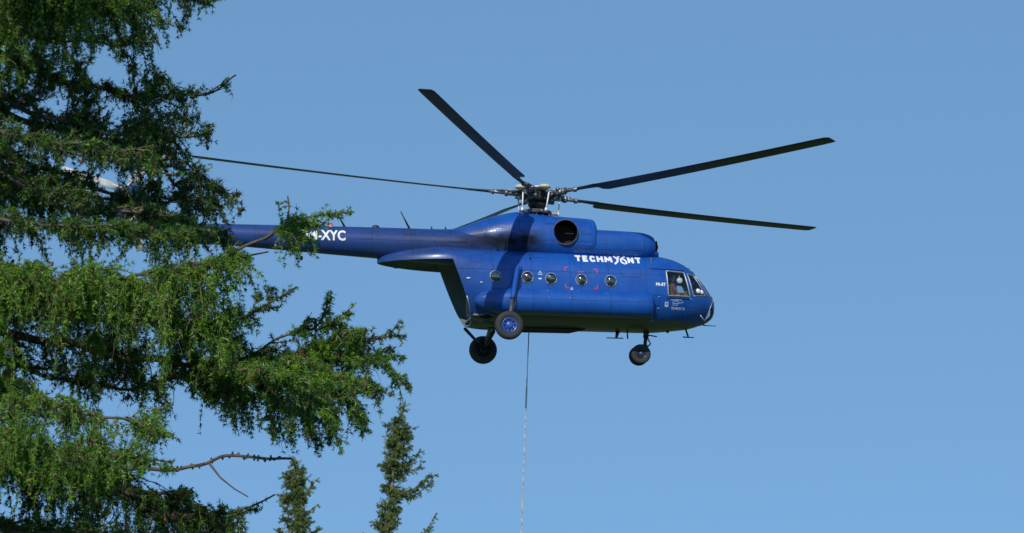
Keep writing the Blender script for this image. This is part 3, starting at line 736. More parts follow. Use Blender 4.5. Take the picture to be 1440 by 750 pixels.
# --- cockpit fittings
for s_ in (-.52, .52):
    b = bevbox((3.86, s_, -3.42), (.46, .48, .12), .04)
    st = obj('pilot_seat', b, M_cock, heli)
    obj('seat_back', bevbox((3.60, s_, -3.05), (.10, .46, .72), .04), M_cock, st)
    obj('seat_base', bevbox((3.84, s_, -3.66), (.34, .34, .36), .03), M_dark, st)
b = bevbox((4.82, 0, -3.24), (.16, 1.1, .34), .03); ip = obj('instrument_panel', b, M_dark, heli)
for y in np.linspace(-.48, .48, 5):
    for z in (-3.16, -3.30):
        b = bmesh.new(); lathe(b, [(0, .05), (-.01, .05), (-.012, .01)], Matrix.Translation((4.735, y, z)), 12)
        obj('gauge', b, M_white, ip)
obj('control_stick', tb([(4.22, -.52, -3.8), (4.24, -.52, -3.3), (4.17, -.52, -3.06)], [.018, .016, .024], 8), M_dark, heli)
part_tubes('window_post', [([(4.55, -.55, -2.2), (4.66, -.50, -3.1)], .03), ([(4.52, -.35, -2.75), (4.78, -.5, -3.08)], .035), ([(4.72, -.62, -2.55), (4.55, -.55, -2.95)], .03)], M_trim)
b = bmesh.new(); lathe(b, [(-.02, .085), (.01, .095), (.03, .07), (.035, .01)], Matrix.Translation((4.17, -.98, -2.68)) @ Matrix.Rotation(R(-90), 4, 'Z'), 20); tube(b, [(4.17, -.96, -2.6), (4.15, -.85, -2.38)], .012, 6); obj('cabin_fan', b, M_white, heli)
b = bmesh.new(); bmesh.ops.create_uvsphere(b, u_segments=12, v_segments=8, radius=.11, matrix=Matrix.Translation((4.72, skin_y(4.72, -2.98) + .05, -2.98)) @ Matrix.Diagonal((1, .7, .8, 1))); bmesh.ops.create_uvsphere(b, u_segments=12, v_segments=8, radius=.10, matrix=Matrix.Translation((4.84, skin_y(4.84, -3.0) + .06, -3.0)) @ Matrix.Diagonal((1, .7, .8, 1))); obj('white_item', b, M_white, heli)  # unidentified pale item just inside the quarter window

# ------------------------------------------------------------ the person at the right-hand seat
def skin_body(name, verts, edges, rads, root, m, parent, sub=2):
    me = bpy.data.meshes.new(name); me.from_pydata(verts, edges, [])
    o = bpy.data.objects.new(name, me); COL.objects.link(o); o.parent = parent
    sm_ = o.modifiers.new('skin', 'SKIN'); o.modifiers.new('sub', 'SUBSURF').levels = sub; o.modifiers['sub'].render_levels = sub
    for i, r in enumerate(rads):
        v = me.skin_vertices[0].data[i]; v.radius = (r, r) if not hasattr(r, '__len__') else r; v.use_root = (i == root)
    dg = bpy.context.evaluated_depsgraph_get(); dg.update()
    nm = bpy.data.meshes.new_from_object(o.evaluated_get(dg)); bpy.data.objects.remove(o)
    nm.materials.clear()
    for q in (m if isinstance(m, list) else [m]): nm.materials.append(q)
    return obj(name, nm, None, parent)
Mh = Matrix.Translation(HUB) @ Matrix.Rotation(YAW, 4, 'Z')
def crew(pos, shirt, label):
    pilot = empty('person', Mh @ Vector(pos), (0, 0, YAW)); tag(pilot, label, 'person')
    J = dict(pel=(0, 0, .10), abd=(-.03, 0, .26), ch=(-.05, 0, .42), nk=(-.03, 0, .58), hd0=(0.0, 0, .66),
             shR=(-.03, -.19, .50), elR=(.09, -.25, .25), wrR=(.34, -.16, .30), paR=(.41, -.12, .32),
             shL=(-.03, .19, .50), elL=(.09, .25, .25), wrL=(.33, .12, .28), paL=(.40, .10, .29),
             hiR=(.03, -.10, .09), knR=(.46, -.15, .16), anR=(.56, -.14, -.28), toR=(.72, -.15, -.33),
             hiL=(.03, .10, .09), knL=(.46, .15, .16), anL=(.56, .14, -.28), toL=(.72, .15, -.33))
    rd = dict(pel=(.16, .12), abd=(.15, .11), ch=(.17, .12), nk=.06, hd0=.055, shR=.075, elR=.048, wrR=.030, paR=(.042, .02), shL=.075, elL=.048, wrL=.030, paL=(.042, .02),
              hiR=.095, knR=.065, anR=.045, toR=.035, hiL=.095, knL=.065, anL=.045, toL=.035)
    E = ['pel-abd', 'abd-ch', 'ch-nk', 'nk-hd0', 'ch-shR', 'shR-elR', 'elR-wrR', 'wrR-paR', 'ch-shL', 'shL-elL', 'elL-wrL', 'wrL-paL', 'pel-hiR', 'hiR-knR', 'knR-anR', 'anR-toR', 'pel-hiL', 'hiL-knL', 'knL-anL', 'anL-toL']
    vs, es, rs = [], [], []; ix = {}
    for k_, p_ in J.items(): ix[k_] = len(vs); vs.append(p_); rs.append(rd[k_])
    for e_ in E: a_, b_ = e_.split('-'); es.append((ix[a_], ix[b_]))
    for sN, sg in (('R', -1), ('L', 1)):                    # five fingers curled forward round the stick
        w_ = Vector(J['pa' + sN])
        for f_, (oy, ln, rr) in enumerate(((-.033, .062, .0088), (-.011, .072, .009), (.011, .067, .0088), (.032, .052, .008))):
            prev = ix['pa' + sN]
            for t_, (dx, dz_) in enumerate(((.35, -.02), (.75, -.25), (.85, -.70))):
                vs.append(tuple(w_ + Vector((.02 + ln * dx, oy, ln * dz_)))); rs.append(rr); es.append((prev, len(vs) - 1)); prev = len(vs) - 1
        prev = ix['wr' + sN]
        for t_ in ((.045, sg * -.035, -.005), (.075, sg * -.045, -.02), (.095, sg * -.035, -.035)):
            vs.append(tuple(Vector(J['wr' + sN]) + Vector(t_))); rs.append(.0105); es.append((prev, len(vs) - 1)); prev = len(vs) - 1
    body = skin_body('body', vs, es, rs, ix['pel'], [M_skin, shirt, M_trous, M_dark], pilot)
    for p_ in body.data.polygons:
        c = p_.center
        if c.z < -.26: p_.material_index = 3
        elif c.z < .17 and (c.x < .62) and not (abs(c.y) > .2 and c.z > .13): p_.material_index = 2
        elif c.z < .585 and (c.x < .10): p_.material_index = 1
        if c.x > .12 and c.z > .21: p_.material_index = 0
    b = bmesh.new()                                         # head with brow, nose, chin, ears
    bmesh.ops.create_uvsphere(b, u_segments=24, v_segments=18, radius=1)
    for v in b.verts:
        x, y, z = v.co; jaw = 1 - .28 * max(0, -z) ** 1.2
        v.co = Vector((x * .098 * (1 - .1 * max(0, -z)), y * .076 * jaw, z * .122))
        if x > .3:
            v.co.x += .022 * math.exp(-((y / .16) ** 2 + ((z + .12) / .22) ** 2)) - .010 * math.exp(-(((abs(y) - .38) / .16) ** 2 + ((z - .08) / .13) ** 2)) + .007 * math.exp(-((y / .35) ** 2 + ((z + .48) / .08) ** 2)) + .010 * math.exp(-((y / .4) ** 2 + ((z + .85) / .15) ** 2))
    Mhd = Matrix.Translation((.02, 0, .77)) @ Matrix.Rotation(R(6), 4, 'Y'); bmesh.ops.transform(b, matrix=Mhd, verts=b.verts)
    hd = obj('head', b, M_skin, pilot)
    for s_ in (-1, 1):
        b = bmesh.new(); bmesh.ops.create_uvsphere(b, u_segments=10, v_segments=8, radius=1, matrix=Mhd @ Matrix.Translation((0, s_ * .079, 0)) @ Matrix.Diagonal((.02, .010, .032, 1)))
        obj('ear', b, M_skin, hd)
        b = bmesh.new(); bmesh.ops.create_uvsphere(b, u_segments=10, v_segments=8, radius=.012, matrix=Mhd @ Matrix.Translation((.082, s_ * .03, .012)))
        obj('eye', b, M_dark, hd)
    b = bmesh.new(); bmesh.ops.create_uvsphere(b, u_segments=20, v_segments=12, radius=1, matrix=Mhd @ Matrix.Translation((-.012, 0, .018)) @ Matrix.Diagonal((.104, .084, .118, 1)))
    for v in list(b.verts):
        q = Mhd.inverted() @ v.co
        if q.z < .075 and q.x > -.03 or q.z < -.04: b.verts.remove(v)
    obj('hair', b, M_hair, hd)
    b = bmesh.new(); tube(b, [Mhd @ Vector((0, .105 * math.cos(t), .02 + .12 * math.sin(t))) for t in np.linspace(0, math.pi, 14)], .009, 6)
    for s_ in (-1, 1): lathe(b, [(-.02, .035), (.02, .035)], Mhd @ Matrix.Translation((0, s_ * .1, 0)) @ Matrix.Rotation(R(90), 4, 'Z'), 14)
    tube(b, [Mhd @ Vector((0, -.11, -.01)), Mhd @ Vector((.08, -.09, -.06)), Mhd @ Vector((.11, -.02, -.065))], .005, 6)
    obj('headset', b, M_white, hd)
crew((4.02, -.64, -3.31), M_shirt, 'person in rust-red shirt at the near cockpit side window, bare forearms reaching forward')
crew((4.28, .50, -3.32), mat('shirt_pale_grey', (.50, .54, .57), .8, noise=.2, nscale=30), 'person in pale grey shirt at the far cockpit seat, half hidden behind the rust-shirted one')

# ------------------------------------------------------------ sling line
sl = empty('sling_line', Mh @ Vector((-.29, 0, -4.10)))
tag(sl, 'long thin twisted sling line hanging straight down from the belly of the blue helicopter', 'cable')
def sp(t):                                              # t metres down
    return Vector((-.012 * t - .028 * t + .0015 * t * t * .3, 0, -t))
obj('cable', tb([sp(t) for t in np.linspace(-.1, 1.75, 10)], .015, 8), M_rope_d, sl)
b = bmesh.new(); lathe(b, [(-.06, .02), (-.05, .06), (.05, .06), (.07, .02)], Matrix.Translation(sp(.0)) @ Matrix.Rotation(R(90), 4, 'Y'), 12); obj('hook', b, M_dark, sl)
b = bmesh.new()
ts = np.arange(1.7, 27.0, .035); prev = None
for t in ts:                                            # flat strap, twisting as it hangs
    a_ = t * 7.6 + 1.6 * math.sin(t * 1.7) + .9 * math.sin(t * 4.3); w_ = Vector((math.cos(a_), math.sin(a_), 0)); n_ = Vector((-w_.y, w_.x, 0)); c = sp(t)
    r_ = [b.verts.new(c + w_ * .025 * s1 + n_ * .007 * s2) for s1, s2 in ((-1, -1), (1, -1), (1, 1), (-1, 1))]
    if prev:
        for k in range(4): b.faces.new((prev[k], prev[(k + 1) % 4], r_[(k + 1) % 4], r_[k]))
    prev = r_
obj('strap', b, M_rope_l, sl, smooth=False)

# ------------------------------------------------------------ numpy foliage kit
def wood_mat(name, c1, c2):
    m = mat(name, c1, .9, nscale=14, col2=c2, bump=.8, detail=10); return m
M_bark = wood_mat('larch_bark', (.15, .125, .105), (.035, .028, .024))
M_twig = wood_mat('larch_twig', (.26, .22, .11), (.09, .07, .04))
M_bark2 = wood_mat('spruce_bark', (.28, .24, .20), (.10, .08, .065))
def leaf_mat(name, ramp, trans=.35, rough=.6):
    m = bpy.data.materials.new(name); m.use_nodes = True; N = m.node_tree.nodes; L = m.node_tree.links
    N.remove(N['Principled BSDF']); at_ = N.new('ShaderNodeAttribute'); at_.attribute_name = 'vary'
    rp = N.new('ShaderNodeValToRGB'); el = rp.color_ramp.elements
    el[0].position, el[0].color = ramp[0][0], (*ramp[0][1], 1); el[1].position, el[1].color = ramp[-1][0], (*ramp[-1][1], 1)
    for p_, c_ in ramp[1:-1]: e = el.new(p_); e.color = (*c_, 1)
    L.new(at_.outputs['Fac'], rp.inputs[0])
    d = N.new('ShaderNodeBsdfDiffuse'); t = N.new('ShaderNodeBsdfTranslucent'); g = N.new('ShaderNodeBsdfGlossy'); g.inputs['Roughness'].default_value = .45; g.inputs[0].default_value = (.8, .85, .8, 1)
    L.new(rp.outputs[0], d.inputs[0]); L.new(rp.outputs[0], t.inputs[0])
    m1 = N.new('ShaderNodeMixShader'); m1.inputs[0].default_value = trans; L.new(d.outputs[0], m1.inputs[1]); L.new(t.outputs[0], m1.inputs[2])
    m2 = N.new('ShaderNodeMixShader'); m2.inputs[0].default_value = .04; L.new(m1.outputs[0], m2.inputs[1]); L.new(g.outputs[0], m2.inputs[2])
    L.new(m2.outputs[0], N['Material Output'].inputs[0]); return m
M_larch = leaf_mat('larch_needles', [(0, (.012, .046, .013)), (.4, (.048, .150, .016)), (.75, (.128, .300, .018)), (1, (.235, .42, .03))], .42)  # dark end paints shade into the needles of shaded limbs
M_spruce = leaf_mat('spruce_needles', [(0, (.05, .10, .03)), (.6, (.18, .26, .06)), (1, (.36, .40, .12))], .35)
M_cone = mat('cone_brown', (.16, .06, .035), .8, noise=.5, nscale=60)

def needles_mesh(name, P, D, n, ln, w, vary, spread=(35, 100)):
    """tufts: n one-triangle needles fanning from each point P about direction D"""
    P = np.asarray(P, float); D = np.asarray(D, float); K = len(P)
    if K == 0: P = np.zeros((1, 3)); D = np.array([[0, 0, 1.]]); vary = np.array([.5]); K = 1
    D = D / np.maximum(np.linalg.norm(D, axis=1, keepdims=True), 1e-6)
    rv = rng.normal(size=(K, n, 3)); rv -= (rv * D[:, None, :]).sum(2, keepdims=True) * D[:, None, :]
    rv /= np.linalg.norm(rv, axis=2, keepdims=True)
    a = np.radians(rng.uniform(spread[0], spread[1], (K, n, 1)))
    d = D[:, None, :] * np.cos(a) + rv * np.sin(a)
    L = ln * rng.uniform(.65, 1.15, (K, n, 1))
    s = np.cross(d, rng.normal(size=(K, n, 3))); s /= np.linalg.norm(s, axis=2, keepdims=True)
    base = P[:, None, :] + rv * .003
    v = np.stack([base - s * w / 2, base + s * w / 2, base + d * L], 2).reshape(-1, 3)
    return v, np.repeat(vary, n * 3)
def tri_obj(name, v, vary, m, parent):
    me = bpy.data.meshes.new(name); nt_ = len(v) // 3
    me.vertices.add(len(v)); me.vertices.foreach_set('co', v.astype(np.float32).ravel())
    me.loops.add(len(v)); me.loops.foreach_set('vertex_index', np.arange(len(v), dtype=np.int32))
    me.polygons.add(nt_); me.polygons.foreach_set('loop_start', np.arange(0, len(v), 3, dtype=np.int32)); me.polygons.foreach_set('loop_total', np.full(nt_, 3, np.int32))
    at_ = me.attributes.new('vary', 'FLOAT', 'POINT'); at_.data.foreach_set('value', vary.astype(np.float32))
    me.update(calc_edges=True); me.materials.append(m)
    o = bpy.data.objects.new(name, me); COL.objects.link(o); o.parent = parent; o['kind'] = 'stuff'
    return o
class Wood:
    """thin three-sided twigs gathered as one mesh"""
    def __init__(s): s.v = []; s.f = []; s.n = 0
    def add(s, pts, r0, r1, seg=3):
        pts = np.asarray(pts, float); k = len(pts)
        if k < 2: return
        d = np.gradient(pts, axis=0); d /= np.maximum(np.linalg.norm(d, axis=1, keepdims=True), 1e-9)
        up = np.array([0.3, .2, 1.0]); a = np.cross(d, up); a /= np.maximum(np.linalg.norm(a, axis=1, keepdims=True), 1e-6); b = np.cross(a, d)
        rr = np.linspace(r0, r1, k)[:, None]
        t = np.arange(seg) * 2 * math.pi / seg
        V = pts[:, None, :] + (a[:, None, :] * np.cos(t)[None, :, None] + b[:, None, :] * np.sin(t)[None, :, None]) * rr[:, None, :]
        s.v.append(V.reshape(-1, 3)); i = np.arange(k - 1)[:, None] * seg; j = np.arange(seg)[None, :]; j2 = (j + 1) % seg
        F = np.stack([i + j, i + j2, i + seg + j2, i + seg + j], 2).reshape(-1, 4) + s.n
        s.f.append(F); s.n += k * seg
    def build(s, name, m, parent):
        v = np.vstack(s.v); f = np.vstack(s.f); me = bpy.data.meshes.new(name)
        me.vertices.add(len(v)); me.vertices.foreach_set('co', v.astype(np.float32).ravel())
        me.loops.add(f.size); me.loops.foreach_set('vertex_index', f.astype(np.int32).ravel())
        me.polygons.add(len(f)); me.polygons.foreach_set('loop_start', np.arange(0, f.size, 4, dtype=np.int32)); me.polygons.foreach_set('loop_total', np.full(len(f), 4, np.int32))
        me.update(calc_edges=True); me.materials.append(m); me.polygons.foreach_set('use_smooth', [True] * len(f))
        o = bpy.data.objects.new(name, me); COL.objects.link(o); o.parent = parent; return o

# ------------------------------------------------------------ the larch
NFILL = 1600
LD = 35.0                                               # metres away
base_l = at(-190, 375, LD + .4); base_l.z = ground_z(base_l.x, base_l.y) - .05
larch = empty('larch_tree', base_l)
tag(larch, 'large larch filling the left side with drooping green needle-clad branches and small brown cones', 'tree')
BL = np.array(base_l)
TOP = 17.0
def loc(px, py, dd=0.0): return np.array(at(px, py, LD + dd)) - BL
tw = bmesh.new()
tube(tw, [(0.04 * math.sin(h * .7), .05 * math.cos(h * .5), h) for h in np.linspace(0, TOP, 40)], list(np.linspace(.30, .03, 40)), 16)
obj('trunk', tw, M_bark, larch)
def to_px(P):
    """image position of points given in the larch's frame (used to prune the crown to its real outline)"""
    Q = np.atleast_2d(P) + BL - np.array(CAM); zc_ = Q[:, 1] * cP + Q[:, 2] * sP; yc_ = -Q[:, 1] * sP + Q[:, 2] * cP
    return 720 + Q[:, 0] / zc_ * FPX, 375 - yc_ / zc_ * FPX
OUT = [(330, -900), (330, -60), (304, 24), (280, 22), (266, 50), (270, 62), (255, 80), (244, 62), (236, 72), (224, 60), (212, 66), (222, 84), (240, 112), (264, 98), (292, 82), (294, 96), (262, 116), (292, 118), (334, 104), (318, 124), (338, 142), (300, 142),
       (298, 156), (280, 162), (312, 192), (290, 197), (262, 214), (272, 228), (304, 236), (337, 262), (337, 300), (326, 330), (322, 345), (350, 352), (382, 345), (390, 300), (398, 274), (425, 290), (478, 288), (498, 296), (466, 308), (447, 325), (447, 350),
       (458, 388), (442, 378), (432, 362), (426, 392), (404, 374), (398, 402), (424, 396), (420, 420), (396, 422), (418, 432), (436, 452), (452, 430), (464, 404), (476, 438), (498, 428), (486, 458), (520, 458), (508, 482), (545, 468), (556, 446), (568, 462), (572, 500),
       (574, 520), (584, 550), (574, 562), (560, 560), (545, 556), (530, 585), (514, 615), (498, 612), (478, 640), (450, 642), (425, 640), (394, 640), (372, 606), (350, 618), (330, 612), (312, 585), (290, 572), (262, 560), (236, 548), (244, 575), (236, 600), (256, 622), (262, 645), (246, 652), (256, 680), (280, 700), (262, 706), (290, 706), (345, 708), (388, 686), (372, 708), (392, 716), (366, 724), (384, 740), (380, 760), (395, 1500), (-4000, 1500), (-4000, -900)]
GAPS = [[(148, 98), (162, 86), (174, 104), (166, 128), (140, 120)], [(126, 108), (140, 102), (138, 122), (124, 122)], [(168, 118), (188, 126), (180, 138), (168, 128)], [(10, 150), (40, 150), (56, 172), (26, 172), (8, 160)], [(44, 142), (92, 146), (98, 162), (60, 158)],
        [(92, 206), (112, 214), (120, 236), (98, 232)], [(130, 238), (160, 240), (176, 262), (154, 276), (138, 256)], [(118, 258), (138, 272), (140, 284), (124, 276)], [(222, 228), (240, 232), (250, 262), (234, 280), (226, 258)], [(226, 284), (252, 284), (250, 298), (224, 296)],
        [(60, 328), (78, 332), (100, 360), (98, 376), (78, 372), (66, 350)], [(28, 350), (52, 350), (54, 366), (30, 364)], [(168, 352), (186, 344), (214, 376), (200, 384), (182, 372)], [(262, 356), (286, 352), (280, 372), (264, 372)],
        [(20, 468), (46, 462), (60, 478), (30, 478)], [(92, 480), (108, 474), (112, 490)], [(38, 522), (64, 518), (78, 536), (56, 548)], [(138, 560), (150, 548), (166, 566), (160, 596), (144, 590)], [(64, 588), (84, 594), (84, 608), (66, 606)], [(208, 630), (236, 612), (258, 640), (244, 652), (214, 652)],
        [(340, 404), (356, 416), (352, 432), (346, 440), (338, 424)], [(336, 462), (356, 472), (388, 468), (420, 470), (402, 486), (362, 492), (344, 484)], [(356, 440), (376, 432), (400, 440), (416, 452), (412, 466), (376, 458)], [(342, 352), (386, 350), (396, 366), (392, 400), (366, 392), (350, 372)],
        [(170, 662), (210, 664), (250, 664), (256, 682), (228, 690), (196, 684)], [(150, 696), (168, 700), (166, 712), (150, 708)], [(0, 714), (16, 712), (20, 728), (4, 732)], [(388, 498), (398, 496), (402, 510), (390, 514)], [(236, 530), (262, 540), (258, 560), (232, 562)]]
def pip(px, py, poly):
    n = len(poly); r = np.zeros(len(px), bool)
    for i in range(n):
        (x1, y1), (x2, y2) = poly[i], poly[(i + 1) % n]
        if y1 == y2: continue
        r ^= ((y1 > py) != (y2 > py)) & (px < (x2 - x1) * (py - y1) / (y2 - y1) + x1)
    return r
GX, GY = np.meshgrid(np.arange(-400, 640, 2.0) + 1, np.arange(-200, 900, 2.0) + 1)
_m = pip(GX.ravel(), GY.ravel(), OUT)
GAPS = [[(np.mean([q[0] for q in g]) + (x - np.mean([q[0] for q in g])) * .85, np.mean([q[1] for q in g]) + (y - np.mean([q[1] for q in g])) * .85) for x, y in g] for g in GAPS]
for g in GAPS: _m &= ~pip(GX.ravel(), GY.ravel(), g)
MASK = _m.reshape(GX.shape)
def allowed(P, o=(0, 0)):
    px, py = to_px(P); px = px + rng.normal(0, 1.2, len(px)) + o[0]; py = py + o[1]
    i = ((py + 200) / 2).astype(int); j = ((px + 400) / 2).astype(int)
    ins = (i >= 0) & (i < MASK.shape[0]) & (j >= 0) & (j < MASK.shape[1])
    r = px < 640; r[ins] = MASK[i[ins], j[ins]]; return r
def bez(P, n=24): return catmull(P, n)
_nk = rng.normal(size=(7, 3)); _nk = _nk / np.linalg.norm(_nk, axis=1, keepdims=True) * rng.uniform(22, 60, (7, 1)); _nf = rng.uniform(0, 6.28, 7)
def clump(P):                                          # smooth clumpiness of the foliage, about -1..1
    return np.sin(np.asarray(P) @ _nk.T + _nf).sum(1) / 3.2
KER = 13
_c = np.cumsum(np.cumsum(np.pad(MASK.astype(float), ((KER + 1, KER), (KER + 1, KER)), mode='edge'), 0), 1); _w = 2 * KER + 1
FRAC = (_c[_w:, _w:] - _c[:-_w, _w:] - _c[_w:, :-_w] + _c[:-_w, :-_w]) / _w ** 2
LIMBS = []
class Crown:
    """one limb's twigs, needle tufts and cones, built as it is finished"""
    def __init__(c, br, n_need, coarse=False): c.coarse = coarse; c.br = br; c.W = Wood(); c.P = []; c.D = []; c.V = []; c.cones = []; c.n_need = n_need
    def tufts(c, path, v, sp_=.034, cut=-.55, o=(0, 0)):
        sg = np.linalg.norm(np.diff(path, axis=0), axis=1); ss = np.concatenate([[0], np.cumsum(sg)])
        if ss[-1] < .01: return
        if c.coarse: sp_ *= 2.6
        q = np.arange(0, ss[-1], sp_); q = q + rng.uniform(-.006, .006, len(q))
        pp = np.stack([np.interp(q, ss, path[:, k]) for k in range(3)], 1)
        dd = np.stack([np.interp(q, ss[:-1], np.diff(path[:, k])) for k in range(3)], 1)
        dd /= np.maximum(np.linalg.norm(dd, axis=1, keepdims=True), 1e-6)
        tl = dd * .75 + rng.normal(0, .62, pp.shape); nz_ = clump(pp); keep = allowed(pp, o) & (nz_ > cut + rng.normal(0, .12, len(pp)))
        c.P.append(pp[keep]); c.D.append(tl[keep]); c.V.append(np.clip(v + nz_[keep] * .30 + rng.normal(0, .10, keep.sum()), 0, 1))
    def shoot(c, path, v, d0, dirh, nb, hang, f=0, up=.2, loose=(.2, .75), rise=(-.25, .45)):
        w_ = 5 if random.random() < .85 else 12; o = (random.gauss(0, w_), random.gauss(0, w_)); ok = allowed(path, o)
        if not ok.all(): path = path[:max(np.argmin(ok), 0)]
        if len(path) < 2: return
        c.W.add(path, .0055, .002, 4); c.tufts(path, v, o=o)
        for k in range(nb):
            u = random.random() ** .8 * (len(path) - 1.001); j = int(u); pb_ = path[j] + (path[j + 1] - path[j]) * (u - j)
            Lh = random.uniform(*hang) * (1 - .35 * f); m_ = 7; tt = np.linspace(0, 1, m_)[:, None]
            sdv = rng.normal(0, 1, 3) * np.array([1, 1, .2]); sdv /= np.linalg.norm(sdv)
            if random.random() > up: sdv = sdv * random.uniform(*loose); hp = pb_ + (sdv + dirh * .2) * Lh * (1 - (1 - tt) ** 2) + np.array([0, 0, -1.]) * Lh * random.uniform(.6, .95) * tt ** 1.4
            else: hp = pb_ + (sdv * .6 + d0 * .5) * Lh * .55 * tt + np.array([0, 0, 1.]) * Lh * random.uniform(*rise) * tt ** 1.5
            hp = hp + np.cumsum(rng.normal(0, .007, hp.shape), 0)
            w_ = 5 if random.random() < .8 else 11; o = (random.gauss(0, w_), random.gauss(0, w_)); ok = allowed(hp, o)
            if not ok.all(): hp = hp[:max(np.argmin(ok), 0)]
            if len(hp) >= 2:
                c.W.add(hp, .0024, .0010, 3); c.tufts(hp, np.clip(v + random.uniform(-.28, .28), 0, 1), o=o, cut=-.9 if hang[1] > .4 else -.55)
                if random.random() < .035: c.cones.append(hp[random.randrange(len(hp))])
    def finish(c):
        if not c.P: return
        c.W.build('twig', M_twig, c.br)['kind'] = 'stuff'
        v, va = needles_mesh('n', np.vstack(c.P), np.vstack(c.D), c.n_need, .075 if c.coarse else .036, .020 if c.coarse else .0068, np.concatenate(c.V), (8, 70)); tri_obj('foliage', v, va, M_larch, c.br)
        if c.cones:
            cb = bmesh.new()
            for q in c.cones: bmesh.ops.create_icosphere(cb, subdivisions=1, radius=.015, matrix=Matrix.Translation(q) @ Matrix.Diagonal((.85, .85, 1.25, 1)))
            o = obj('cone', cb, M_cone, c.br, smooth=False); o['kind'] = 'stuff'
def limb(ctrl, r0, r1=.006, side_len=(.25, .7), step=.045, hang=(.12, .38), dens=1.0, lit_tone=.5, up_tip=.25, start=.0, bare=False, depth=1.0, seed=0, name='branch', n_need=8, fill=True):
    """a limb with side shoots, each hung with branchlets, all carrying needle tufts"""
    pts = bez([loc(*c) for c in ctrl], 14)
    seg = np.linalg.norm(np.diff(pts, axis=0), axis=1); s = np.concatenate([[0], np.cumsum(seg)]); T = s[-1]
    pts = pts + np.stack([.012 * np.sin(s * 9 + seed), .012 * np.cos(s * 7 + seed), .015 * np.sin(s * 11 + seed * 2)], 1) * np.minimum(1, s / .3)[:, None]
    b = bmesh.new(); tube(b, [tuple(p) for p in pts], list(r0 * .8 + (r1 - r0 * .8) * (s / T) ** .6), 9)
    br = obj(name, b, M_bark, larch)
    if bare: return br, pts
    C_ = Crown(br, n_need, not fill)
    q = start * T
    while q < T:
        f = q / T; i = np.searchsorted(s, q) - 1; i = max(0, min(i, len(pts) - 2)); p0 = pts[i] + (pts[i + 1] - pts[i]) * ((q - s[i]) / max(seg[i], 1e-6))
        d0 = pts[i + 1] - pts[i]; d0 /= np.linalg.norm(d0)
        L = (side_len[1] + (side_len[0] - side_len[1]) * f) * random.uniform(.55, 1.15)
        az = random.choice((-1, 1)) * random.uniform(.35, 1.35)
        h = np.array([d0[0], d0[1], 0]); h /= max(np.linalg.norm(h), 1e-6); ca, sa = math.cos(az), math.sin(az)
        dirh = np.array([h[0] * ca - h[1] * sa, (h[0] * sa + h[1] * ca) * depth, 0]); rise = random.uniform(-.25, .35) + up_tip * f
        t = np.linspace(0, 1, 9)[:, None]
        path = p0 + dirh * L * t + np.array([0, 0, 1.]) * (rise * L * t - .45 * L * t * t + up_tip * L * t ** 3)
        path = path + np.cumsum(rng.normal(0, .006, path.shape), 0)
        C_.shoot(path, np.clip(lit_tone + random.uniform(-.2, .2), 0, 1), d0, dirh, int(L / .042 * dens), hang, f, .3 if lit_tone > .6 else .6)
        q += step * random.uniform(.6, 1.4)
    C_.tufts(pts[int(len(pts) * max(start, .3)):], lit_tone)
    if fill: LIMBS.append((pts, C_))
    else: C_.finish()
    return br, pts
TX = -190
# (px, py, depth offset from the trunk plane); tone paints sunlit limbs lighter, shaded ones darker
limb([(TX, -190, 0), (-60, -130, -.2), (100, -95, -.5), (260, -70, -.7)], .05, hang=(.15, .4), lit_tone=.6, seed=9)
limb([(TX, -130, 0), (-40, -60, .2), (110, -40, .3), (230, -20, .35), (300, 8, .4)], .05, hang=(.12, .40), lit_tone=.55, seed=1)
limb([(TX, -70, 0), (-60, -20, -.6), (60, 0, -.9), (180, 10, -1.0)], .045, hang=(.15, .45), side_len=(.2, .6), lit_tone=.65, seed=2)
limb([(TX, 20, 0), (-30, 60, .5), (80, 110, .8), (200, 135, .9), (290, 130, .9), (334, 108, .9)], .05, side_len=(.16, .6), hang=(.08, .24), lit_tone=.35, up_tip=.45, seed=3)
limb([(TX, 60, 0), (-20, 130, -.2), (90, 172, -.3), (190, 190, -.3), (290, 190, -.2)], .055, side_len=(.15, .5), hang=(.08, .22), lit_tone=.25, up_tip=.35, seed=4)
limb([(TX, 70, 0), (40, 170, .4), (150, 196, .5), (215, 218, .5), (250, 265, .4), (300, 262, .3), (338, 290, .2)], .06, side_len=(.15, .45), hang=(.1, .36), lit_tone=.3, up_tip=.0, seed=5)
limb([(TX, 150, 0), (0, 215, 1.0), (100, 250, 1.3), (200, 290, 1.5), (270, 320, 1.5), (320, 345, 1.4)], .05, side_len=(.2, .55), hang=(.1, .32), lit_tone=.2, up_tip=.0, seed=6)
limb([(TX, 160, 0), (-20, 230, -.4), (80, 290, -.6), (160, 300, -.7), (240, 300, -.7)], .045, side_len=(.15, .5), hang=(.08, .22), lit_tone=.25, seed=7)
limb([(TX, 340, 0), (0, 385, -.9), (130, 392, -1.2), (230, 382, -1.3), (330, 366, -1.3), (375, 352, -1.3)], .055, side_len=(.2, .6), hang=(.12, .42), dens=1.25, lit_tone=.72, up_tip=.15, seed=8, step=.035)
limb([(230, 382, -1.3), (310, 360, -1.35), (370, 338, -1.4), (405, 312, -1.4), (450, 305, -1.4), (494, 296, -1.4)], .022, side_len=(.10, .28), hang=(.08, .34), dens=1.3, lit_tone=.6, up_tip=.2, seed=10, step=.028)
limb([(372, 338, -1.4), (398, 318, -1.4), (404, 296, -1.4), (402, 278, -1.4)], .010, side_len=(.05, .2), hang=(.05, .2), dens=1.3, lit_tone=.6, up_tip=.3, seed=11, step=.025)
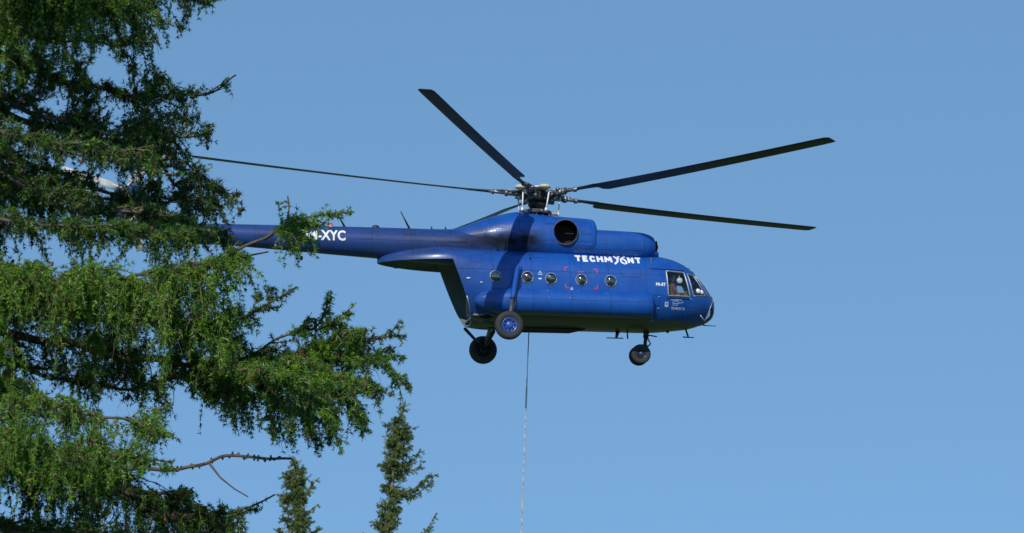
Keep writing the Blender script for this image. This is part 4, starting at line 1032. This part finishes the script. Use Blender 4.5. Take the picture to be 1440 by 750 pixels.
limb([(240, 470, -.6), (300, 462, -.7), (345, 445, -.7), (385, 425, -.8), (415, 402, -.8)], .016, side_len=(.06, .32), hang=(.06, .28), lit_tone=.5, seed=12, step=.035, up_tip=.3)
limb([(TX, 380, 0), (-20, 462, -.2), (90, 482, -.3), (190, 505, -.4), (300, 512, -.5), (400, 500, -.6), (490, 484, -.6), (572, 474, -.6)], .07, side_len=(.10, .6), hang=(.06, .26), dens=1.0, lit_tone=.38, up_tip=.3, seed=13, step=.042)
limb([(330, 510, -.5), (390, 480, -.7), (440, 458, -.8), (468, 412, -.8)], .016, side_len=(.08, .30), hang=(.07, .24), lit_tone=.5, up_tip=.45, seed=14, step=.03)
def feather(c, v=.55, seed=0, w=1.0):                 # a slim spray: one shoot clothed in short spurs
    limb(c, .010, .002, side_len=(.03 * w, .12 * w), hang=(.03, .12), dens=2.4, lit_tone=v, up_tip=.1, seed=seed, step=.022, depth=.8)
for n_, c in enumerate((((400, 500, -.6), (470, 502, -.9), (530, 512, -1.0), (560, 530, -1.0), (582, 554, -1.0)), ((420, 498, -.7), (480, 470, -1.0), (520, 462, -1.2)), ((460, 490, -.8), (520, 474, -1.1), (548, 462, -1.1), (562, 448, -1.1)),
                        ((440, 495, -.5), (490, 500, -.3), (530, 505, -.2), (572, 500, -.1)), ((400, 505, -.8), (460, 525, -1.1), (510, 540, -1.2), (545, 560, -1.2)), ((380, 508, -.6), (440, 540, -.9), (490, 570, -1.0), (520, 610, -1.0)),
                        ((350, 510, -.9), (400, 540, -1.3), (450, 575, -1.4), (482, 636, -1.4)), ((330, 512, -.4), (370, 545, -.4), (420, 585, -.4), (450, 632, -.4)), ((410, 470, -.8), (432, 452, -.9), (438, 436, -.9)), ((450, 462, -.9), (485, 440, -1.0), (500, 428, -1.0)),
                        ((300, 512, -.9), (350, 520, -1.3), (410, 530, -1.5), (470, 545, -1.6)), ((340, 505, -.2), (400, 515, .2), (470, 530, .4), (520, 540, .5)))):
    feather(c, .5 + .12 * math.sin(n_ * 2.1), n_ * 1.3, 1.3)
for n_, x in enumerate(range(236, 520, 15)):           # the row of hanging sprays under the bough
    x0 = x + random.uniform(-6, 6); y0 = 514 + .07 * (x - 236) + random.uniform(-4, 6); ln = random.uniform(55, 110) if x > 330 else random.uniform(35, 75); z0 = -.5 - .0022 * (x - 236) + random.uniform(-.35, .35)
    dx = random.uniform(8, 34); feather(((x0, y0, z0), (x0 + dx * .55, y0 + ln * .4, z0 - .1), (x0 + dx * .9, y0 + ln * .75, z0 - .12), (x0 + dx, y0 + ln, z0 - .1)), .42 + random.uniform(-.15, .2), n_ * .7, .7)
limb([(TX, 400, 0), (0, 430, .6), (120, 445, .9), (220, 455, 1.0), (320, 470, 1.0)], .05, side_len=(.2, .55), hang=(.1, .35), lit_tone=.3, seed=17)
limb([(60, 200, -1.2), (120, 205, -1.3), (170, 212, -1.4), (215, 208, -1.4)], .014, side_len=(.1, .3), hang=(.08, .22), dens=1.5, lit_tone=.4, seed=37, step=.03, up_tip=.1)
limb([(60, 318, -1.0), (120, 318, -1.3), (180, 322, -1.4), (235, 330, -1.4)], .014, side_len=(.1, .28), hang=(.08, .25), dens=1.5, lit_tone=.4, seed=38, step=.03, up_tip=.1)
limb([(384, 330, -1.4), (405, 318, -1.5), (420, 314, -1.5), (440, 316, -1.5)], .008, side_len=(.05, .16), hang=(.10, .34), dens=3.0, lit_tone=.62, seed=39, step=.02, up_tip=.1)
limb([(TX, 190, 0), (-30, 250, .8), (70, 262, 1.0), (150, 282, 1.1), (230, 285, 1.1), (300, 275, 1.0)], .04, side_len=(.2, .6), hang=(.08, .25), dens=1.2, lit_tone=.2, seed=30, up_tip=.1)
limb([(TX, 110, 0), (-40, 170, -.9), (60, 200, -1.2), (140, 225, -1.3), (200, 235, -1.3), (250, 250, -1.3)], .035, side_len=(.15, .5), hang=(.08, .25), dens=1.2, lit_tone=.35, seed=31, up_tip=.1)
limb([(TX, 240, 0), (-20, 300, -.8), (60, 318, -1.0), (130, 325, -1.1), (210, 330, -1.1), (290, 325, -1.1)], .035, side_len=(.15, .45), hang=(.08, .22), dens=1.2, lit_tone=.35, seed=32, up_tip=.1)
limb([(TX, -20, 0), (-60, 30, .9), (40, 50, 1.2), (140, 62, 1.3), (220, 55, 1.3)], .035, side_len=(.15, .5), hang=(.08, .28), lit_tone=.3, seed=33)
limb([(TX, 430, 0), (-20, 500, .8), (80, 530, 1.0), (180, 545, 1.1), (270, 530, 1.0), (360, 530, .9)], .04, side_len=(.15, .5), hang=(.08, .26), lit_tone=.25, seed=34)
limb([(TX, 470, 0), (-20, 540, -.8), (80, 572, -1.1), (170, 590, -1.2), (240, 612, -1.2)], .05, side_len=(.15, .55), hang=(.12, .42), dens=1.2, lit_tone=.66, up_tip=.1, seed=18, step=.035)
limb([(TX, 560, 0), (0, 620, -1.2), (90, 640, -1.4), (180, 640, -1.4), (240, 655, -1.4)], .05, side_len=(.15, .55), hang=(.12, .42), dens=1.2, lit_tone=.68, up_tip=.1, seed=19, step=.035)
limb([(TX, 560, 0), (-20, 600, .7), (90, 640, 1.0), (160, 670, 1.1)], .05, side_len=(.2, .5), hang=(.1, .3), lit_tone=.25, seed=20)
limb([(TX, 600, 0), (60, 670, .2), (150, 688, .2), (200, 700, .2), (235, 722, .2), (285, 728, .2), (330, 762, .2)], .075, .03, side_len=(.15, .45), hang=(.06, .2), dens=.9, lit_tone=.2, up_tip=.1, seed=21)
limb([(200, 700, .2), (250, 695, .1), (290, 722, .1), (330, 722, 0), (386, 694, 0)], .018, side_len=(.06, .26), hang=(.05, .16), lit_tone=.4, up_tip=.25, seed=22, step=.03)
limb([(TX, 690, 0), (0, 742, -.5), (100, 752, -.6), (200, 762, -.7), (300, 775, -.7)], .05, side_len=(.2, .5), hang=(.08, .3), lit_tone=.4, seed=23)
# the dead branch and its bare side twig
_, dp = limb([(60, 664, -.5), (150, 662, -.6), (215, 660, -.6), (262, 656, -.6), (292, 655, -.6), (318, 643, -.6), (350, 640, -.6), (382, 645, -.6), (412, 648, -.6)], .027, .009, bare=True, seed=.3, name='dead_branch')
_i = int(np.argmin(np.abs(to_px(dp)[0] - 293)))
b = tb([tuple(dp[_i])] + [tuple(loc(*c)) for c in ( (310, 672, -.6), (330, 688, -.6), (349, 699, -.6))], [.010, .007, .005, .004], 6)
obj('bare_twig', b, M_bark, larch)
b = bmesh.new()
for k in range(44):                                     # knobbly old spurs
    i = random.randrange(10, len(dp) - 8); p = Vector(dp[i]); u = Vector((random.gauss(0, .5), random.gauss(0, .5), random.choice((-1, 1)))).normalized()
    tube(b, [p, p + u * random.uniform(.016, .03)], [.010, .006], 5)
o = obj('spur', b, M_bark, larch); o['kind'] = 'stuff'
# long sprays from the limbs into the crown between them
LP = np.vstack([q[0] for q in LIMBS]); LI = np.concatenate([[i] * len(q[0]) for i, q in enumerate(LIMBS)]); LX, LY = to_px(LP)
LIT_ZONES = [(-400, 365, 345, 485, -1.2, .74), (-400, -200, 130, 100, -.9, .66), (-400, 560, 250, 700, -1.3, .72), (120, -200, 260, 40, -.5, .5), (330, 430, 600, 600, -.7, .5), (340, 270, 500, 400, -1.4, .6)]  # sunlit zones of the crown: sprays coloured lighter here, darker elsewhere for shade
cnt = 0; tries = 0
while cnt < NFILL and tries < 20000:
    tries += 1; tx_, ty_ = random.uniform(-110, 575), random.uniform(-60, 800)
    ii, jj = int((ty_ + 200) / 2), int((tx_ + 400) / 2)
    if not MASK[ii, jj] or random.random() > FRAC[ii, jj] ** 2.2: continue
    dd_, v_ = random.uniform(-.5, 1.3), .24
    for x0, y0, x1, y1, dz, vv in LIT_ZONES:
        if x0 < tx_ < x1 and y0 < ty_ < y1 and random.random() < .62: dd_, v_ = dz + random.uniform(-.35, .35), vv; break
    tgt = loc(tx_, ty_, dd_); dv = LP - tgt; dist = np.linalg.norm(dv * np.array([1, .6, 1]), axis=1) + .6 * np.maximum(0, -(dv[:, 2])) + .5 * np.maximum(0, dv[:, 0])
    if tx_ > 345 and ty_ > 425 and random.random() < .72: continue
    fan = (tx_ > 330 and ty_ > 375 or tx_ > 215 and ty_ < 365) and random.random() < .8
    if fan: dist = np.abs(dist - random.uniform(.3, .7)) + .25 * np.maximum(0, (LX - tx_ + 20) / 100) + .4 * (np.abs(LY - ty_) > 130)
    k = int(np.argmin(dist + rng.uniform(0, .12, len(dist))))
    if dist[k] > 1.3: continue
    p0 = LP[k]; d = tgt - p0; L = np.linalg.norm(d)
    if L < .06: continue
    t = np.linspace(0, 1, 11)[:, None]; path = p0 + d * t + np.array([0, 0, 1.]) * .14 * L * np.sin(t * math.pi) + np.cumsum(rng.normal(0, .006, (11, 3)), 0)
    dh = np.array([d[0], d[1], 0]) / max(math.hypot(d[0], d[1]), .05); sh = (.08, .24) if tx_ > 270 and ty_ < 350 or tx_ > 560 else (.10, .34)
    sh_ = sh if v_ > .3 else (.06, .20); up_ = .25 if v_ > .6 else .65; loose_ = (.2, .75); rise_ = (-.25, .45)
    if tx_ > 300 and ty_ > 500: sh_ = (.16, .52); up_ = .1; loose_ = (.05, .3)                     # long tassels under the big limb
    elif d[2] > .05 and tx_ > 330: sh_ = (.06, .18); up_ = .85; rise_ = (.1, .9)                   # upright sprays along its back
    nbr_ = int(4 + L / .05)
    if fan and not (ty_ > 540 and random.random() < .5): sh_ = (.04, .15); up_ = .85; rise_ = (-.5, .5); loose_ = (.2, .7); nbr_ = int(3 + L / .030)
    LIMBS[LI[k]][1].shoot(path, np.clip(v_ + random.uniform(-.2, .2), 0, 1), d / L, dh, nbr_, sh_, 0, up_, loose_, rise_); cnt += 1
for _, c in LIMBS: c.finish()
for q in ((-185, -2.6, 60), (-90, -3.2, 250), (-150, -3.2, 330)):   # unseen boughs added just above, to shade the foliage in view
    limb([(TX, q[0] - 70, 0), ((TX + q[2]) / 2, q[0] - 10, q[1] * .6), (q[2], q[0], q[1]), (q[2] + 60, q[0] + 10, q[1] - .5)], .05, side_len=(.3, .8), step=.05, hang=(.06, .16), dens=.9, lit_tone=.5, seed=q[2], n_need=6, fill=False)
# rest of the crown: above the picture (it shades the part in view) and below it
for k in range(9):
    py = -260 - k * 130; L = 330 - k * 26
    for s_ in (-1, 1):
        limb([(TX, py - 60, 0), (TX + s_ * L * .5, py + 10, random.uniform(-.8, .8)), (TX + s_ * L * 1.1, py + 40, random.uniform(-1.2, 1.2))], .05, side_len=(.15, .55), step=.07, dens=.7, lit_tone=.5, seed=k + 40, n_need=5, fill=False)
for k in range(5):
    for s_ in (-1, 1):
        py = 860 + k * 170
        limb([(TX, py - 60, 0), (TX + s_ * 260, py, random.uniform(-.8, .8)), (TX + s_ * 480, py + 30, random.uniform(-1.2, 1.2))], .06, side_len=(.2, .7), step=.08, dens=.7, lit_tone=.4, seed=k + 60, n_need=5, fill=False)
for k, py in enumerate((-60, 90, 240, 380, 520, 660)):
    limb([(TX, py - 60, 0), (TX - 260, py, random.uniform(-.8, .8)), (TX - 480, py + 30, random.uniform(-1.2, 1.2))], .05, side_len=(.2, .7), step=.08, dens=.7, lit_tone=.4, seed=k + 80, n_need=5, fill=False)

# ------------------------------------------------------------ the two spruces behind
def spruce(px, py, dist, stem, clumps, label, seed):
    """stem = (dx, depth below the tip) in metres; clumps = branches (height below tip, side reach in view plane, depth reach, rise)"""
    rs_ = random.Random(seed)
    top = at(px, py, dist); bx_, by_ = top.x + stem[-1][0], top.y; gz = ground_z(bx_, by_) - .05
    root = empty('spruce_tree', (bx_, by_, gz)); tag(root, label, 'tree', None)
    H = top.z - gz; tx = top.x - bx_
    def stem_at(d):                                     # d below tip
        return np.array([tx + np.interp(d, [q[1] for q in stem], [q[0] for q in stem]), 0, H - d])
    ds = list(np.linspace(0, 3, 24)) + list(np.linspace(3.3, H, 20))
    b = bmesh.new(); tube(b, [tuple(stem_at(d)) for d in ds], [.008 + .014 * d if d < 3 else .05 + .008 * (d - 3) for d in ds], 10)
    obj('trunk', b, M_bark2, root)
    W = Wood(); P = []; D = []; V_ = []
    def branch(d, reach, dep, rise, dens=1.0):
        p0 = stem_at(d); L = math.hypot(reach, dep); t = np.linspace(0, 1, 9)[:, None]
        path = p0 + np.array([reach, dep, 0]) * t + np.array([0, 0, 1.]) * (-.18 * L * np.sin(t * math.pi) + rise * L * t ** 2)
        W.add(path, .010 + .01 * L, .004, 5)
        n = int((7 + 42 * L) * dens); v0 = rs_.uniform(.25, .75)
        for k in range(n):
            u = rs_.uniform(.05, 1); p = p0 + (path[-1] - p0) * 0; i = u * 8; j = min(int(i), 7); p = path[j] + (path[j + 1] - path[j]) * (i - j)
            ln = rs_.uniform(.05, .15) * (1.1 - .4 * u); dr = np.array([rs_.gauss(0, .8), rs_.gauss(0, .8), rs_.gauss(-.15, .6)]) + np.array([reach, dep, 0]) / max(L, .05) * .7
            dr /= np.linalg.norm(dr); tw_ = p + dr * np.linspace(0, 1, 4)[:, None] * ln; tw_[:, 2] -= .25 * ln * np.linspace(0, 1, 4) ** 2
            W.add(tw_, .004, .002, 3)
            q = np.linspace(0, 1, 5)[:, None]; pp = p + dr * ln * q
            P.append(pp); D.append(np.repeat(dr[None], 5, 0)); V_.append(np.clip(v0 + rng.normal(0, .16, 5), 0, 1))
    for c in clumps: branch(*c)
    d = 2.3
    while d < H - 1.5:                                  # the rest of the tree, wider and sparser
        for k in range(7):
            a = rs_.uniform(0, 6.283); r_ = min(.45 + .17 * (d - 1.8), 1.9) * rs_.uniform(.7, 1.1); branch(d + rs_.uniform(-.1, .1), r_ * math.cos(a), r_ * math.sin(a), .05, .5)
        d += .42
    for dd in np.arange(0, .35, .03):
        P.append(stem_at(dd)[None] + rng.normal(0, .008, (3, 3))); D.append(rng.normal(0, 1, (3, 3)) + [0, 0, .8]); V_.append(np.full(3, .5))
    W.build('branch', M_bark2, root)['kind'] = 'stuff'
    v, va = needles_mesh('n', np.vstack(P), np.vstack(D), 12, .031, .0085, np.concatenate(V_), (20, 85)); tri_obj('foliage', v, va, M_spruce, root)
    return root
def rand_clumps(rows, seed):
    rs_ = random.Random(seed); out = []
    for (d, l, r_, n) in rows:
        for k in range(n):
            a = rs_.uniform(0, 6.283); f = rs_.uniform(.4, 1.0); rx = (r_ if math.cos(a) > 0 else l) * math.cos(a) * f
            out.append((d + rs_.uniform(-.07, .07), rx, .5 * (l + r_) * math.sin(a) * f, rs_.uniform(.0, .45)))
    return out
rows = [(.14, .04, .04, 3), (.28, .10, .10, 6), (.42, .26, .20, 8), (.56, .22, .30, 9), (.70, .26, .36, 9), (.84, .30, .26, 9), (.98, .26, .34, 9), (1.12, .16, .40, 7), (1.28, .12, .22, 5), (1.44, .20, .18, 6), (1.6, .12, .2, 6), (1.74, .26, .22, 8), (1.9, .34, .24, 9), (2.06, .36, .24, 9)]
spruce(570, 566, 80, [(0, 0), (-.10, .3), (-.18, .9), (-.2, 1.3), (-.28, 2.1), (-.2, 5), (0, 14)],
       rand_clumps(rows, 3) + [(1.45, .62, -.05, .45), (1.40, .66, .12, .40), (1.5, .5, -.15, .35), (1.5, .72, .0, .42), (2.35, .78, -.1, .62), (2.40, .7, .08, .60), (1.06, .52, .0, .15), (.98, .44, .1, .5)],
       'taller spruce top standing clear of the larch branches, with one bough rising to the right', 5)
rows2 = [(.06, .08, .06, 4), (.2, .14, .18, 7), (.34, .24, .28, 9), (.48, .3, .22, 9), (.62, .34, .2, 9), (.78, .3, .14, 7), (.92, .34, .2, 7), (1.06, .30, .3, 8), (1.2, .36, .30, 9)]
spruce(414, 648, 80, [(0, 0), (.02, .5), (.05, 1.2), (.1, 3), (.1, 13)],
       rand_clumps(rows2, 8) + [(.55, .34, .05, .75), (.6, .30, -.1, .9), (.80, .36, .0, .25), (1.2, .38, 0, .35), (1.22, .34, .1, .3), (1.55, .75, 0, .35)],
       'lower spruce top beneath the end of the dead larch branch', 6)
